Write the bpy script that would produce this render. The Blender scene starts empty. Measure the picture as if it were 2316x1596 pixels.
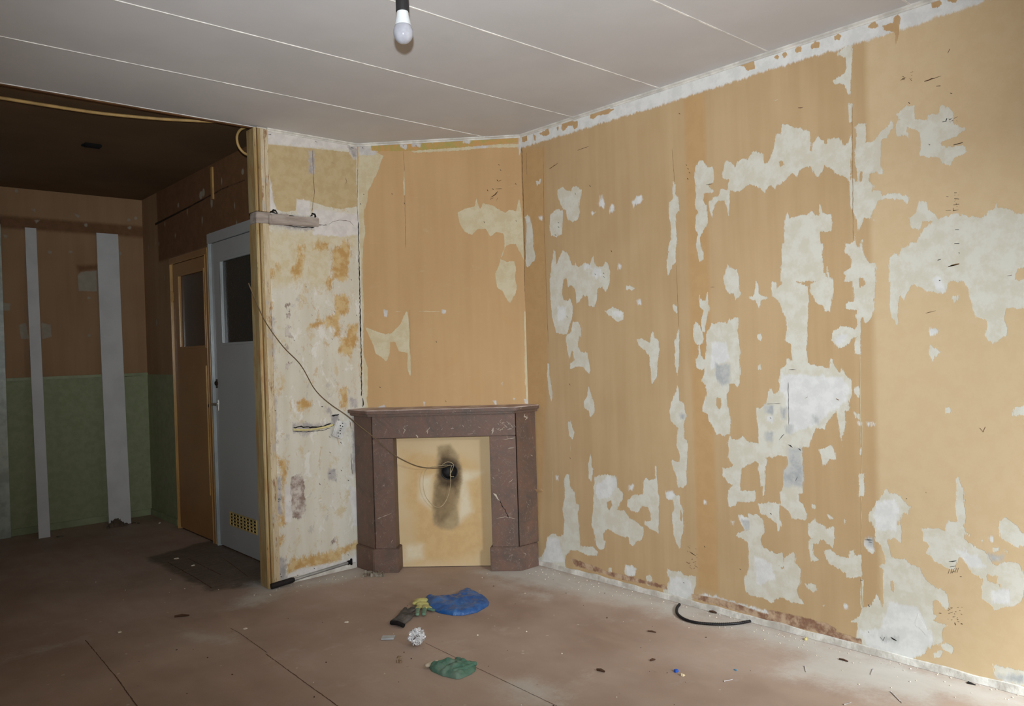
import bpy, bmesh, math, random
import numpy as np
from mathutils import Vector, noise as mnoise
random.seed(7); RNG = np.random.default_rng(7)
S = bpy.context.scene; COL = S.collection
# ------------------------------------------------------------------ camera
IW, IH, FPX = 2316, 1596, 1756.3
YAW, PITCH, ROLL = 0.73219034, -0.00620883, -0.03022038
CAMP = np.array([0, 0, 1.38])
_f = np.array([math.sin(YAW)*math.cos(PITCH), math.cos(YAW)*math.cos(PITCH), math.sin(PITCH)])
_r = np.array([math.cos(YAW), -math.sin(YAW), 0]); _u = np.cross(_r, _f)
_c, _s = math.cos(ROLL), math.sin(ROLL)
CR, CU, CF = _r*_c + _u*_s, -_r*_s + _u*_c, _f
cd = bpy.data.cameras.new('camera'); cam = bpy.data.objects.new('camera', cd); COL.objects.link(cam)
from mathutils import Matrix
cam.matrix_world = Matrix(((CR[0], CU[0], -CF[0], 0), (CR[1], CU[1], -CF[1], 0), (CR[2], CU[2], -CF[2], 1.38), (0, 0, 0, 1)))
cd.sensor_width = 36; cd.lens = 36*FPX/IW; cd.clip_start = .05
S.camera = cam
# ------------------------------------------------------------------ world, lights, exposure
S.view_settings.view_transform = 'Standard'; S.view_settings.look = 'None'
S.view_settings.gamma = 1; S.view_settings.use_curve_mapping = False
S.view_settings.exposure = 0.0
wd = bpy.data.worlds.new('overcast_sky'); S.world = wd; wd.use_nodes = True
wd.node_tree.nodes['Background'].inputs[0].default_value = (.80, .90, 1, 1)
wd.node_tree.nodes['Background'].inputs[1].default_value = 1.5
def light(name, kind, loc, target, power, color, **kw):
    l = bpy.data.lights.new(name, kind); l.energy = power; l.color = color
    for k, v in kw.items(): setattr(l, k, v)
    o = bpy.data.objects.new(name, l); COL.objects.link(o); o.location = loc
    o.rotation_euler = (Vector(target)-Vector(loc)).to_track_quat('-Z', 'Y').to_euler()
    return o
# daylight through the street window behind the photographer, and the flash on the camera
light('window_daylight', 'AREA', (1.0, -4.2, 3.9), (3.2, 1.2, .2), 1850, (.86, .95, 1), shape='RECTANGLE', size=2.2, size_y=2.6)
light('camera_flash', 'SPOT', (-.005, .004, 1.52), (2.5, 3.0, 2.15), 550, (.90, .96, 1), spot_size=math.radians(88), spot_blend=1.0, shadow_soft_size=.018)

# ------------------------------------------------------------------ pixel -> plane
def ray(x, y): return CR*(x-IW/2) - CU*(y-IH/2) + CF*FPX
def hit(x, y, n, d):
    r = ray(x, y); n = np.array(n, float); return CAMP + r*((d-n@CAMP)/(n@r))
def onz(x, y, z=0): return hit(x, y, (0, 0, 1), z)
XR, YL, SD, ZC, ZB, XD, YB = 3.395, 4.42, 7.04, 2.74, 2.79, 2.2, 7.3
R2 = math.sqrt(2)
CN, CT, CDN = (.7337, .6795, 0), (.6795, -.7337), 4.9615
# ------------------------------------------------------------------ material helpers
def lin(c):
    return tuple((v/255/12.92 if v/255 <= .04045 else ((v/255+.055)/1.055)**2.4) for v in c) + (1,)
class NT:
    def __init__(s, name):
        s.m = bpy.data.materials.new(name); s.m.use_nodes = True; s.t = s.m.node_tree; s.b = s.t.nodes['Principled BSDF']
    def n(s, typ, **kw):
        nd = s.t.nodes.new(typ)
        for k, v in kw.items(): setattr(nd, k, v)
        return nd
    def put(s, sock, v):
        if isinstance(v, bpy.types.NodeSocket): s.t.links.new(v, sock)
        elif v is not None: sock.default_value = v
    def math(s, op, a, b=None, c=None):
        nd = s.n('ShaderNodeMath', operation=op)
        s.put(nd.inputs[0], a); s.put(nd.inputs[1], b)
        if c is not None: s.put(nd.inputs[2], c)
        return nd.outputs[0]
    def coord(s, scale=(1, 1, 1), rot=(0, 0, 0)):
        tc = s.n('ShaderNodeTexCoord'); mp = s.n('ShaderNodeMapping'); s.t.links.new(tc.outputs['Object'], mp.inputs[0])
        mp.inputs['Scale'].default_value = scale; mp.inputs['Rotation'].default_value = rot
        return mp.outputs[0]
    def noise(s, sc, vec=None, detail=3, rough=.55, dist=0):
        nd = s.n('ShaderNodeTexNoise'); nd.inputs['Scale'].default_value = sc; nd.inputs['Detail'].default_value = detail
        nd.inputs['Roughness'].default_value = rough; nd.inputs['Distortion'].default_value = dist
        if vec is not None: s.t.links.new(vec, nd.inputs['Vector'])
        else: s.t.links.new(s.coord(), nd.inputs['Vector'])
        return nd.outputs[0]
    def ss(s, v, a, b, lo=0., hi=1.):
        nd = s.n('ShaderNodeMapRange', interpolation_type='SMOOTHSTEP')
        s.put(nd.inputs['Value'], v); nd.inputs['From Min'].default_value = a; nd.inputs['From Max'].default_value = b
        nd.inputs['To Min'].default_value = lo; nd.inputs['To Max'].default_value = hi
        return nd.outputs[0]
    def mix(s, f, a, b, mode='MIX'):
        nd = s.n('ShaderNodeMix', data_type='RGBA', blend_type=mode)
        s.put(nd.inputs[0], f); s.put(nd.inputs[6], a); s.put(nd.inputs[7], b)
        return nd.outputs[2]
    def attr(s, name): return s.n('ShaderNodeAttribute', attribute_name=name).outputs['Fac']
    def bump(s, h, strength=.3, dist=.002):
        nd = s.n('ShaderNodeBump'); nd.inputs['Strength'].default_value = strength; nd.inputs['Distance'].default_value = dist
        s.put(nd.inputs['Height'], h); s.t.links.new(nd.outputs[0], s.b.inputs['Normal'])
    def out(s, col, rough=.8, spec=.3, metal=0):
        s.put(s.b.inputs['Base Color'], col); s.put(s.b.inputs['Roughness'], rough)
        s.b.inputs['Specular IOR Level'].default_value = spec; s.b.inputs['Metallic'].default_value = metal
        return s.m
def simple(name, c, c2=None, rough=.7, spec=.3, metal=0, sc=12, bump=.15, bsc=60, bd=.001, stretch=(1, 1, 1)):
    t = NT(name); v = t.coord(stretch)
    f = t.ss(t.noise(sc, v, 4), .35, .65); col = t.mix(f, lin(c), lin(c2 or tuple(x*.86 for x in c)))
    if bump: t.bump(t.noise(bsc, v, 3), bump, bd)
    return t.out(col, rough, spec, metal)

# ------------------------------------------------------------------ mesh helpers
def link(name, me, mat=None, parent=None, smooth=False):
    o = bpy.data.objects.new(name, me); COL.objects.link(o)
    for m in (mat if isinstance(mat, (list, tuple)) else [mat]):
        if m: me.materials.append(m)
    if parent: o.parent = parent
    if smooth: me.shade_smooth()
    return o
def bmobj(name, bm, mat, parent=None, smooth=False):
    bmesh.ops.recalc_face_normals(bm, faces=bm.faces)
    me = bpy.data.meshes.new(name); bm.to_mesh(me); bm.free()
    o = link(name, me, mat, parent, smooth)
    if parent: # meshes are written in world coordinates; bring them to the parent's frame
        me.transform(Matrix.Translation(-Vector(parent.location)))
    return o
def tag(o, label, cat, group=None, kind=None):
    o['label'] = label; o['category'] = cat
    if group: o['group'] = group
    if kind: o['kind'] = kind
    return o
def empty(name, loc, label=None, cat=None, group=None, kind=None):
    o = bpy.data.objects.new(name, None); COL.objects.link(o); o.location = loc; o.empty_display_size = .05
    if label: tag(o, label, cat, group, kind)
    elif kind: o['kind'] = kind
    return o
def bx(bm, a, b, mi=0, bev=0):
    x0, y0, z0 = [min(p, q) for p, q in zip(a, b)]; x1, y1, z1 = [max(p, q) for p, q in zip(a, b)]
    v = [bm.verts.new(p) for p in [(x0,y0,z0),(x1,y0,z0),(x1,y1,z0),(x0,y1,z0),(x0,y0,z1),(x1,y0,z1),(x1,y1,z1),(x0,y1,z1)]]
    fs = [bm.faces.new([v[i] for i in q]) for q in [(3,2,1,0),(4,5,6,7),(0,1,5,4),(1,2,6,5),(2,3,7,6),(3,0,4,7)]]
    for f in fs: f.material_index = mi
    if bev: bmesh.ops.bevel(bm, geom=list({e for f in fs for e in f.edges}), offset=bev, segments=2, affect='EDGES')
def prism(bm, pts, z0, z1, mi=0, bev=0, rag=0):
    lo = [bm.verts.new((p[0], p[1], z0)) for p in pts]; hi = [bm.verts.new((p[0], p[1], z1)) for p in pts]
    n = len(pts); fs = [bm.faces.new(lo[::-1]), bm.faces.new(hi)]
    for i in range(n): fs.append(bm.faces.new([lo[i], lo[(i+1) % n], hi[(i+1) % n], hi[i]]))
    for f in fs: f.material_index = mi
    if bev: bmesh.ops.bevel(bm, geom=list({e for f in fs for e in f.edges}), offset=bev, segments=2, affect='EDGES')
def obox(bm, c, ax, ay, az, mi=0, bev=0):
    c, ax, ay, az = [Vector(q) for q in (c, ax, ay, az)]
    v = [bm.verts.new(c+ax*i+ay*j+az*k) for k in (-1, 1) for i, j in ((-1,-1),(1,-1),(1,1),(-1,1))]
    fs = [bm.faces.new([v[i] for i in q]) for q in [(3,2,1,0),(4,5,6,7),(0,1,5,4),(1,2,6,5),(2,3,7,6),(3,0,4,7)]]
    for f in fs: f.material_index = mi
    if bev: bmesh.ops.bevel(bm, geom=list({e for f in fs for e in f.edges}), offset=bev, segments=2, affect='EDGES')
def catmull(pts, n=8):
    P = [Vector(p) for p in pts]; P = [P[0]*2-P[1]] + P + [P[-1]*2-P[-2]]; out = []
    for i in range(1, len(P)-2):
        a, b, c, d = P[i-1:i+3]
        for k in range(n):
            t = k/n; out.append(.5*((2*b)+(c-a)*t+(2*a-5*b+4*c-d)*t*t+(3*b-a-3*c+d)*t**3))
    out.append(P[-2]); return out
def tube(bm, pts, r, seg=8, mi=0, rf=None):
    P = [Vector(p) for p in pts]; rings = []; up = Vector((0, 0, 1))
    for i, p in enumerate(P):
        d = (P[min(i+1, len(P)-1)]-P[max(i-1, 0)]).normalized()
        if abs(d.z) > .95 and i == 0: up = Vector((1, 0, 0))
        s = d.cross(up).normalized(); u = s.cross(d).normalized(); up = u
        rr = rf(i/(len(P)-1)) if rf else r
        rings.append([bm.verts.new(p+(s*math.cos(a)+u*math.sin(a))*rr) for a in [k*2*math.pi/seg for k in range(seg)]])
    for a, b in zip(rings, rings[1:]):
        for k in range(seg): bm.faces.new([a[k], a[(k+1) % seg], b[(k+1) % seg], b[k]]).material_index = mi
    bm.faces.new(rings[0][::-1]).material_index = mi; bm.faces.new(rings[-1]).material_index = mi
def lathe(bm, prof, c, axis=(0, 0, 1), seg=24, mi=0):
    ax = Vector(axis).normalized(); s = ax.orthogonal().normalized(); u = ax.cross(s); rings = []
    for r, h in prof:
        rings.append([bm.verts.new(Vector(c)+ax*h+(s*math.cos(a)+u*math.sin(a))*max(r, 1e-4)) for a in [k*2*math.pi/seg for k in range(seg)]])
    for a, b in zip(rings, rings[1:]):
        for k in range(seg): bm.faces.new([a[k], a[(k+1) % seg], b[(k+1) % seg], b[k]]).material_index = mi
    bm.faces.new(rings[0][::-1]).material_index = mi; bm.faces.new(rings[-1]).material_index = mi
def ribbon(bm, pts, nrm, w, mi, lift=.0008, jag=.4):
    """thin crack / mark lying on a surface whose normal is nrm"""
    P = [Vector(p) for p in pts]; N = Vector(nrm).normalized(); Q = []
    for a, b in zip(P, P[1:]):
        k = max(1, int((b-a).length/.012)); Q += [a.lerp(b, i/k) for i in range(k)]
    Q.append(P[-1]); L = []
    for i, p in enumerate(Q):
        d = (Q[min(i+1, len(Q)-1)]-Q[max(i-1, 0)]).normalized(); s = d.cross(N).normalized()
        ww = w*(1+jag*random.uniform(-1, 1))*(.35 if i in (0, len(Q)-1) else 1)
        o = s*w*jag*random.uniform(-1, 1)
        L.append((bm.verts.new(p+o+s*ww/2+N*lift), bm.verts.new(p+o-s*ww/2+N*lift)))
    for a, b in zip(L, L[1:]): bm.faces.new([a[0], b[0], b[1], a[1]]).material_index = mi

# ------------------------------------------------------------------ layered, scraped walls
def parse(s): return [tuple(float(q) for q in p.split(',')) for p in s.split()]
def seg_dist(pu, pv, poly, closed=True):
    d = np.full(pu.shape, 1e9); n = len(poly)
    for i in range(n if closed else n-1):
        (x0, y0), (x1, y1) = poly[i], poly[(i+1) % n]; dx, dy = x1-x0, y1-y0; L = dx*dx+dy*dy+1e-12
        t = np.clip(((pu-x0)*dx+(pv-y0)*dy)/L, 0, 1)
        d = np.minimum(d, (pu-x0-t*dx)**2+(pv-y0-t*dy)**2)
    return np.sqrt(d)
def inside(pu, pv, poly):
    r = np.zeros(pu.shape, bool); n = len(poly)
    for i in range(n):
        (x0, y0), (x1, y1) = poly[i], poly[(i+1) % n]
        c = ((y0 > pv) != (y1 > pv)); t = (x1-x0)*(pv-y0)/((y1-y0) if y1 != y0 else 1e-9)+x0
        r ^= c & (pu < t)
    return r
class Layer:
    def __init__(s, U, V, far): s.U, s.V = U, V; s.a = np.full(U.shape, -far); s.far = far
    def _box(s, poly, m):
        u = [p[0] for p in poly]; v = [p[1] for p in poly]
        return (s.U > min(u)-m) & (s.U < max(u)+m) & (s.V > min(v)-m) & (s.V < max(v)+m)
    def add(s, poly, sign=1):
        k = s._box(poly, s.far); U, V = s.U[k], s.V[k]; d = seg_dist(U, V, poly); ins = inside(U, V, poly)
        sd = np.where(ins, d, -d)
        s.a[k] = np.maximum(s.a[k], sd) if sign > 0 else np.minimum(s.a[k], -sd)
    def dot(s, u, v, ru, rv=None):
        rv = rv or ru; k = s._box([(u, v)], max(ru, rv)+s.far)
        d = (1-np.sqrt(((s.U[k]-u)/ru)**2+((s.V[k]-v)/rv)**2))*min(ru, rv); s.a[k] = np.maximum(s.a[k], d)
def grid_wall(name, O, Ud, N, u0, u1, z0, z1, step, thick, mats, layers, kind_name=None, far=.03, marks=None):
    """front face is a fine grid carrying one signed distance per layer; the body behind it has thickness"""
    O, Ud, N = Vector(O), Vector(Ud).normalized(), Vector(N).normalized()
    nu, nz = int(round((u1-u0)/step))+1, int(round((z1-z0)/step))+1
    us, zs = np.linspace(u0, u1, nu), np.linspace(z0, z1, nz); U, V = np.meshgrid(us, zs); U, V = U.ravel(), V.ravel()
    co = np.stack([O.x+Ud.x*U, O.y+Ud.y*U, V], 1)
    idx = np.arange(nu*nz).reshape(nz, nu)
    q = np.stack([idx[:-1, :-1], idx[:-1, 1:], idx[1:, 1:], idx[1:, :-1]], -1).reshape(-1, 4)
    if Ud.cross(Vector((0, 0, 1))).dot(N) < 0: q = q[:, ::-1]
    verts = co.tolist(); faces = q.tolist(); mi = [0]*len(faces)
    b = len(verts); c = [O+Ud*u+Vector((0, 0, z)) for u, z in ((u0, z0), (u1, z0), (u1, z1), (u0, z1))]
    c = [Vector((p.x, p.y, z)) for p, z in zip(c, (z0, z0, z1, z1))]
    c = [p-N*.002 for p in c]; verts += [tuple(p) for p in c] + [tuple(p-N*thick) for p in c]
    for f in ((4, 5, 6, 7), (0, 4, 7, 3), (1, 2, 6, 5), (3, 7, 6, 2), (0, 1, 5, 4)):
        faces.append([b+i for i in f]); mi.append(0)
    extra = 8
    if marks:
        bm = bmesh.new(); marks(bm); bm.verts.index_update(); bb = len(verts)
        verts += [tuple(v.co) for v in bm.verts]; extra += len(bm.verts)
        for f in bm.faces: faces.append([bb+v.index for v in f.verts]); mi.append(f.material_index)
        bm.free()
    me = bpy.data.meshes.new(name); me.from_pydata(verts, [], faces); me.polygons.foreach_set('material_index', mi)
    for ln, fn in layers.items():
        L = Layer(U, V, far); fn(L)
        at = me.attributes.new(ln, 'FLOAT', 'POINT'); at.data.foreach_set('value', np.concatenate([L.a, np.full(extra, -far)]).astype(np.float32))
    me.update(); o = link(name, me, mats); o['kind'] = 'structure'; return o
def layered(name, base, specs, stretch=(1, 1, .22), streak=(14, 14, .9), rough=.85, bumpk=.5, amp_sc=38, mottle=()):
    """base = (c1, c2); specs = [(layer, c1, c2, edge noise, softness, relief)]"""
    t = NT(name); vs = t.coord(stretch); vst = t.coord(streak); v = t.coord()
    jag = t.math('SUBTRACT', t.math('ADD', t.math('MULTIPLY', t.noise(amp_sc*1.15, vs, 5, .8), .8), t.math('MULTIPLY', t.noise(amp_sc*.5, v, 4, .75), .2)), .5)
    blot = t.ss(t.noise(2.2, v, 4), .3, .7); st = t.ss(t.noise(1, vst, 3), .3, .7); fine = t.noise(90, v, 2)
    f = t.math('ADD', t.math('MULTIPLY', blot, .5), t.math('MULTIPLY', st, .5))
    col = t.mix(f, lin(base[0]), lin(base[1])); h = t.math('MULTIPLY', fine, .12)
    m2 = t.noise(17, v, 5, .65)
    for sc_, st_, lo_, hi_, k_, c_ in mottle: col = t.mix(t.ss(t.noise(sc_, t.coord(st_), 5, .75, .4), lo_, hi_, 0, k_), col, lin(c_))
    for ln, c1, c2, amp, soft, rel in specs:
        val = t.math('ADD', t.attr(ln), t.math('MULTIPLY', jag, amp))
        m = t.ss(val, -soft, soft)
        lc = t.mix(t.ss(m2, .38, .62), lin(c1), lin(c2))
        col = t.mix(m, col, lc)
        if rel: h = t.math('ADD', h, t.math('MULTIPLY', m, rel))
    t.bump(h, bumpk, .0015); return t.out(col, rough, .2)

def polys(table, toUV):
    """table: (ox, oy, scale, 'x,y x,y ...'[, -1]) traced outlines -> wall coordinates"""
    def fn(L):
        for row in sorted(table, key=lambda r: -(r[4] if len(r) > 4 else 1)):
            ox, oy, sc, s = row[:4]; sign = row[4] if len(row) > 4 else 1
            L.add([toUV(ox+x/sc, oy+y/sc) for x, y in parse(s)], sign)
    return fn
def uvR(x, y): p = hit(x, y, (1, 0, 0), XR); return (p[1], p[2])
def uvL(x, y): p = hit(x, y, (0, 1, 0), YL); return (p[0], p[2])
def uvC(x, y): p = hit(x, y, CN, CDN); return (p[0]*CT[0]+p[1]*CT[1], p[2])
def uvD(x, y): p = hit(x, y, (1, 0, 0), XD); return (p[1], p[2])
def uvB(x, y): p = hit(x, y, (0, 1, 0), YB); return (p[0], p[2])
def PR(x, y): return hit(x, y, (1, 0, 0), XR)
def PL(x, y): return hit(x, y, (0, 1, 0), YL)
def PC(x, y): return hit(x, y, CN, CDN)

A = (1150, 250, 2.66); B = (1700, 0, 2.5747); C = (1150, 800, 2.66); D = (1700, 550, 2.9026); E = (1700, 1050, 2.9237)
G = (560, 480, 4.2); H = (560, 860, 3.29); K = (330, 260, 3.1926); F = (580, 250, 3.509); M = (540, 700, 2.456)
PEEL = [A+(s,) for s in """295,475 325,458 345,480 375,482 385,455 410,455 440,480 435,520 425,560 430,610 420,655 385,670 355,655 345,600 325,585 310,560 298,520
250,630 290,590 325,600 328,680 322,745 290,760 255,752 247,690
98,640 115,625 132,640 140,700 152,760 150,820 163,870 155,905 110,945 100,900 105,800 108,720
165,425 195,415 190,445 172,448
265,900 272,835 285,850 290,920 305,880 325,840 345,850 365,880 375,915 400,940 400,895 410,940 440,930 455,915 490,925 510,878 520,930 560,945 585,905 600,920 612,960 612,1030 598,1065 580,1095 565,1060 535,1075 530,1130 515,1185 485,1170 480,1120 450,1105 430,1150 410,1160 400,1080 385,1050 360,1060 350,1000 330,1020 325,1110 340,1150 375,1130 385,1170 385,1240 370,1290 350,1350 285,1335 262,1240 255,1150 248,1050 255,960
385,1270 420,1275 440,1310 438,1370 425,1345 420,1420 435,1450 475,1455 485,1500 495,1560 485,1590 465,1555 430,1535 370,1555 372,1520 395,1500 385,1440 365,1500 345,1400 342,1360 375,1330
600,1200 625,1175 690,1215 690,1255 655,1270 610,1240 580,1205
705,1060 730,1050 757,1068 745,1080 710,1078
770,1375 800,1370 850,1395 862,1345 868,1320 880,1370 905,1380 908,1440 900,1520 890,1610 865,1640 855,1560 850,1480 820,1440 780,1410
990,425 1000,450 1000,500 1020,520 1028,600 1010,620 1005,700 1015,780 1005,830 1010,910 985,930 965,990 950,950 952,900 965,850 960,820 980,780 970,650 962,550 985,530
990,1170 1015,1180 1015,1215 998,1205
1025,1305 1030,1380 1028,1450 1025,1540 1015,1600 1000,1530 1000,1430 995,1380 1010,1370
1120,345 1150,300 1180,305 1200,350 1225,340 1240,380 1235,430 1195,450 1235,480 1225,495 1175,495 1170,540 1195,570 1200,680 1165,735 1150,770 1170,860 1170,890 1150,905 1140,860 1125,810 1140,740 1125,715 1130,640 1145,610 1120,570 1130,520 1125,440 1120,400
1285,380 1310,300 1340,310 1365,345 1385,300 1410,290 1440,290 1480,240 1505,260 1535,265 1530,330 1560,310 1596,230 1605,225 1605,440 1560,460 1540,495 1520,470 1450,440 1390,490 1330,480 1330,530 1325,630 1300,540 1250,550 1230,600 1225,650 1212,600 1208,550 1225,530 1260,510 1275,470 1330,480 1320,450 1335,415 1285,405
1320,920 1330,940 1370,960 1385,1000 1385,1080 1400,1100 1365,1145 1355,1100 1330,1105 1305,1060 1295,1010
1150,1110 1165,1140 1185,1140 1195,1095 1205,1160 1212,1190 1195,1250 1180,1330 1165,1330 1160,1260 1175,1200 1150,1180 1147,1140
1115,1290 1125,1270 1150,1300 1170,1350 1170,1400 1150,1410 1155,1470 1185,1500 1180,1550 1160,1560 1130,1545 1125,1500 1148,1470 1140,1410 1115,1390 1110,1340
1190,1400 1195,1330 1225,1280 1300,1270 1315,1280 1330,1245 1340,1260 1360,1245 1382,1245 1380,1330 1395,1450 1393,1596 1390,1640 1190,1650 1175,1596 1180,1500
1490,1360 1515,1340 1525,1365 1510,1385
1500,1540 1515,1520 1525,1555 1505,1560
1490,1030 1500,1040 1505,1110 1560,1125 1560,1132 1515,1140 1508,1190 1490,1150 1440,1122 1485,1115""".split('\n')]
PEEL += [C+(s,) for s in """1190,0 1390,0 1398,100 1395,170 1375,205 1350,150 1330,170 1325,220 1310,250 1325,330 1335,400 1330,480 1300,495 1270,480 1250,490 1230,440 1205,400 1200,365 1170,345 1170,310 1190,240 1185,185 1165,160 1175,130 1185,60
236,60 245,60 245,120 262,200 268,240 258,290 245,240 235,160
455,290 480,240 485,200 500,250 512,290 520,340 510,370 490,378 480,345 460,325
360,410 375,405 385,450 400,470 385,515 365,490
480,660 495,600 505,680 515,690 505,740 500,770 480,750
975,300 1000,250 1015,190 1030,210 1030,280 1060,300 1068,370 1055,430 1060,510 1080,520 1075,640 1070,700 1070,780 1050,805 1020,800 1015,740 995,700 980,640 1000,645 1030,650 1030,610 1010,550 1015,480 1020,450 975,400 972,340
1000,0 1025,20 1020,110 1010,110 1000,60
520,740 560,725 620,728 650,735 655,800 690,840 685,880 650,940 700,945 730,990 760,1005 810,1040 812,1090 800,1120 765,1130 750,1160 730,1140 720,1100 680,1100 640,1075 600,1050 570,1080 570,1120 590,1120 580,1165 550,1180 525,1150 520,1090 505,1040 500,980 515,900 510,800 520,780
815,760 830,745 850,760 880,750 880,680 890,670 895,760 900,830 908,870 905,1080 880,1065 850,1050 815,1025 820,1005 860,1005 855,960 840,920 800,920 790,950 745,950 710,910 715,880 745,850 810,845
330,900 340,860 335,760 345,720 365,725 370,800 400,830 405,900 425,905 425,940 415,960 425,1050 430,1160 510,1160 540,1190 530,1215 480,1215 430,1185 370,1180 350,1210 340,1250 350,1300 200,1270 175,1240 215,1190 235,1100 270,1075 300,1100 330,1090 335,1000 325,940
945,830 985,830 1000,850 1030,850 1030,890 1055,940 1055,1060 1040,1110 1030,1170 1010,1130 990,1080 985,960 1000,930 985,880 950,870
950,1310 960,1290 990,1310 1040,1310 1060,1330 1130,1335 1130,1380 1115,1420 1115,1470 1080,1490 940,1450 930,1420 960,1390 965,1350
825,1330 850,1330 865,1360 855,1395 830,1395
600,1285 620,1290 620,1325 598,1320
705,1270 740,1270 768,1290 765,1330 720,1340 700,1320
1385,970 1405,965 1440,990 1450,1050 1425,1065 1395,1010
1313,530 1330,490 1345,510 1385,515 1415,490 1440,530 1500,540 1500,440 1490,380 1485,290 1510,330 1545,310 1560,230 1580,210 1596,240 1650,200 1650,600 1596,620 1545,625 1545,700 1535,740 1545,800 1540,890 1528,850 1530,760 1510,710 1500,640 1450,660 1400,690 1400,740 1395,790 1395,820 1440,825 1480,820 1490,860 1475,890 1440,890 1380,890 1365,910 1330,920 1320,880 1325,820 1350,790 1325,780 1290,730 1290,685 1330,690 1350,670 1325,620 1318,560
1500,900 1560,890 1596,895 1630,900 1630,1010 1590,985 1560,975 1510,960
1480,960 1500,960 1530,1000 1540,1060 1520,1120 1530,1160 1596,1200 1650,1200 1650,1460 1596,1480 1550,1470 1480,1460 1430,1430 1415,1350 1440,1300 1460,1230 1470,1150 1420,1120 1365,1095 1375,1075 1470,1050 1470,1000""".split('\n')]
PEEL += [C+("590,890 620,880 625,910 605,940 595,920", -1), C+("1255,260 1280,262 1285,310 1268,335 1245,310", -1), C+("1030,930 1040,940 1042,1000 1030,1010", -1)]
PEEL += [B+(s,) for s in """500,315 530,290 545,265 585,265 595,340 585,420 575,560 555,540 545,490 520,485 485,490 460,470 500,455 540,430 550,390 545,340
565,600 590,600 590,640 583,710 572,710 568,640
0,885 70,895 60,930 75,960 110,930 135,870 145,780 170,780 180,720 240,735 335,770 345,830 340,880 355,830 385,790 420,830 445,860 440,810 510,800 540,850 565,830 580,770 585,830 580,1040 560,1040 480,1010 465,980 430,970 405,1010 390,1045 365,1010 345,975 310,970 280,1000 260,1035 235,1010 200,1050 170,1075 140,1075 135,1100 110,1075 75,1085 68,1120 55,1090 0,1070
600,740 630,715 665,720 665,830 710,820 730,790 790,740 808,695 825,740 800,790 790,805 755,810 750,870 750,960 760,1010 720,1000 690,1010 685,1050 710,1080 700,1115 750,1110 765,1135 850,1120 925,1150 905,1190 880,1165 800,1155 740,1170 715,1210 700,1260 715,1280 660,1265 645,1300 620,1350 610,1330 610,1280 580,1210 570,1120 565,1060 560,1030 600,1040 615,1060 610,1000 595,960 600,880 610,800
845,665 880,630 910,610 945,615 945,660 950,700 1025,700 1030,665 1080,660 1090,620 1120,610 1170,650 1170,710 1200,730 1250,750 1200,790 1100,830 1130,860 1230,840 1265,885 1180,920 1155,965 1110,950 1100,920 1040,915 1000,900 970,905 985,860 975,770 950,750 910,745 915,825 885,790 840,795 840,740 865,695
190,1290 210,1225 225,1270 300,1250 350,1235 390,1260 400,1180 415,1240 465,1250 475,1300 465,1340 400,1355 410,1440 415,1596 410,1640 165,1640 175,1540 200,1480 195,1380
920,1270 950,1240 975,1170 1020,1175 1030,1220 1060,1240 1090,1280 1140,1260 1180,1230 1210,1250 1360,1265 1370,1230 1415,1215 1425,1180 1435,1215 1520,1220 1540,1245 1680,1240 1680,1540 1560,1560 1530,1596 1520,1640 800,1640 805,1500 840,1475 870,1500 875,1450 920,1430 960,1410 1000,1340 1030,1310 1060,1290 1000,1280 970,1340 930,1320
545,1440 575,1410 600,1400 605,1360 610,1480 640,1400 655,1500 680,1540 720,1530 725,1596 725,1640 535,1640 560,1570 590,1540 595,1490 550,1470""".split('\n')]
PEEL += [B+("155,940 180,930 190,960 165,970", -1), B+("625,990 650,1000 645,1060 630,1050", -1), B+("586,800 598,800 592,1030 584,1030", -1), B+("345,830 352,820 350,880 340,880", -1)]
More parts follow.
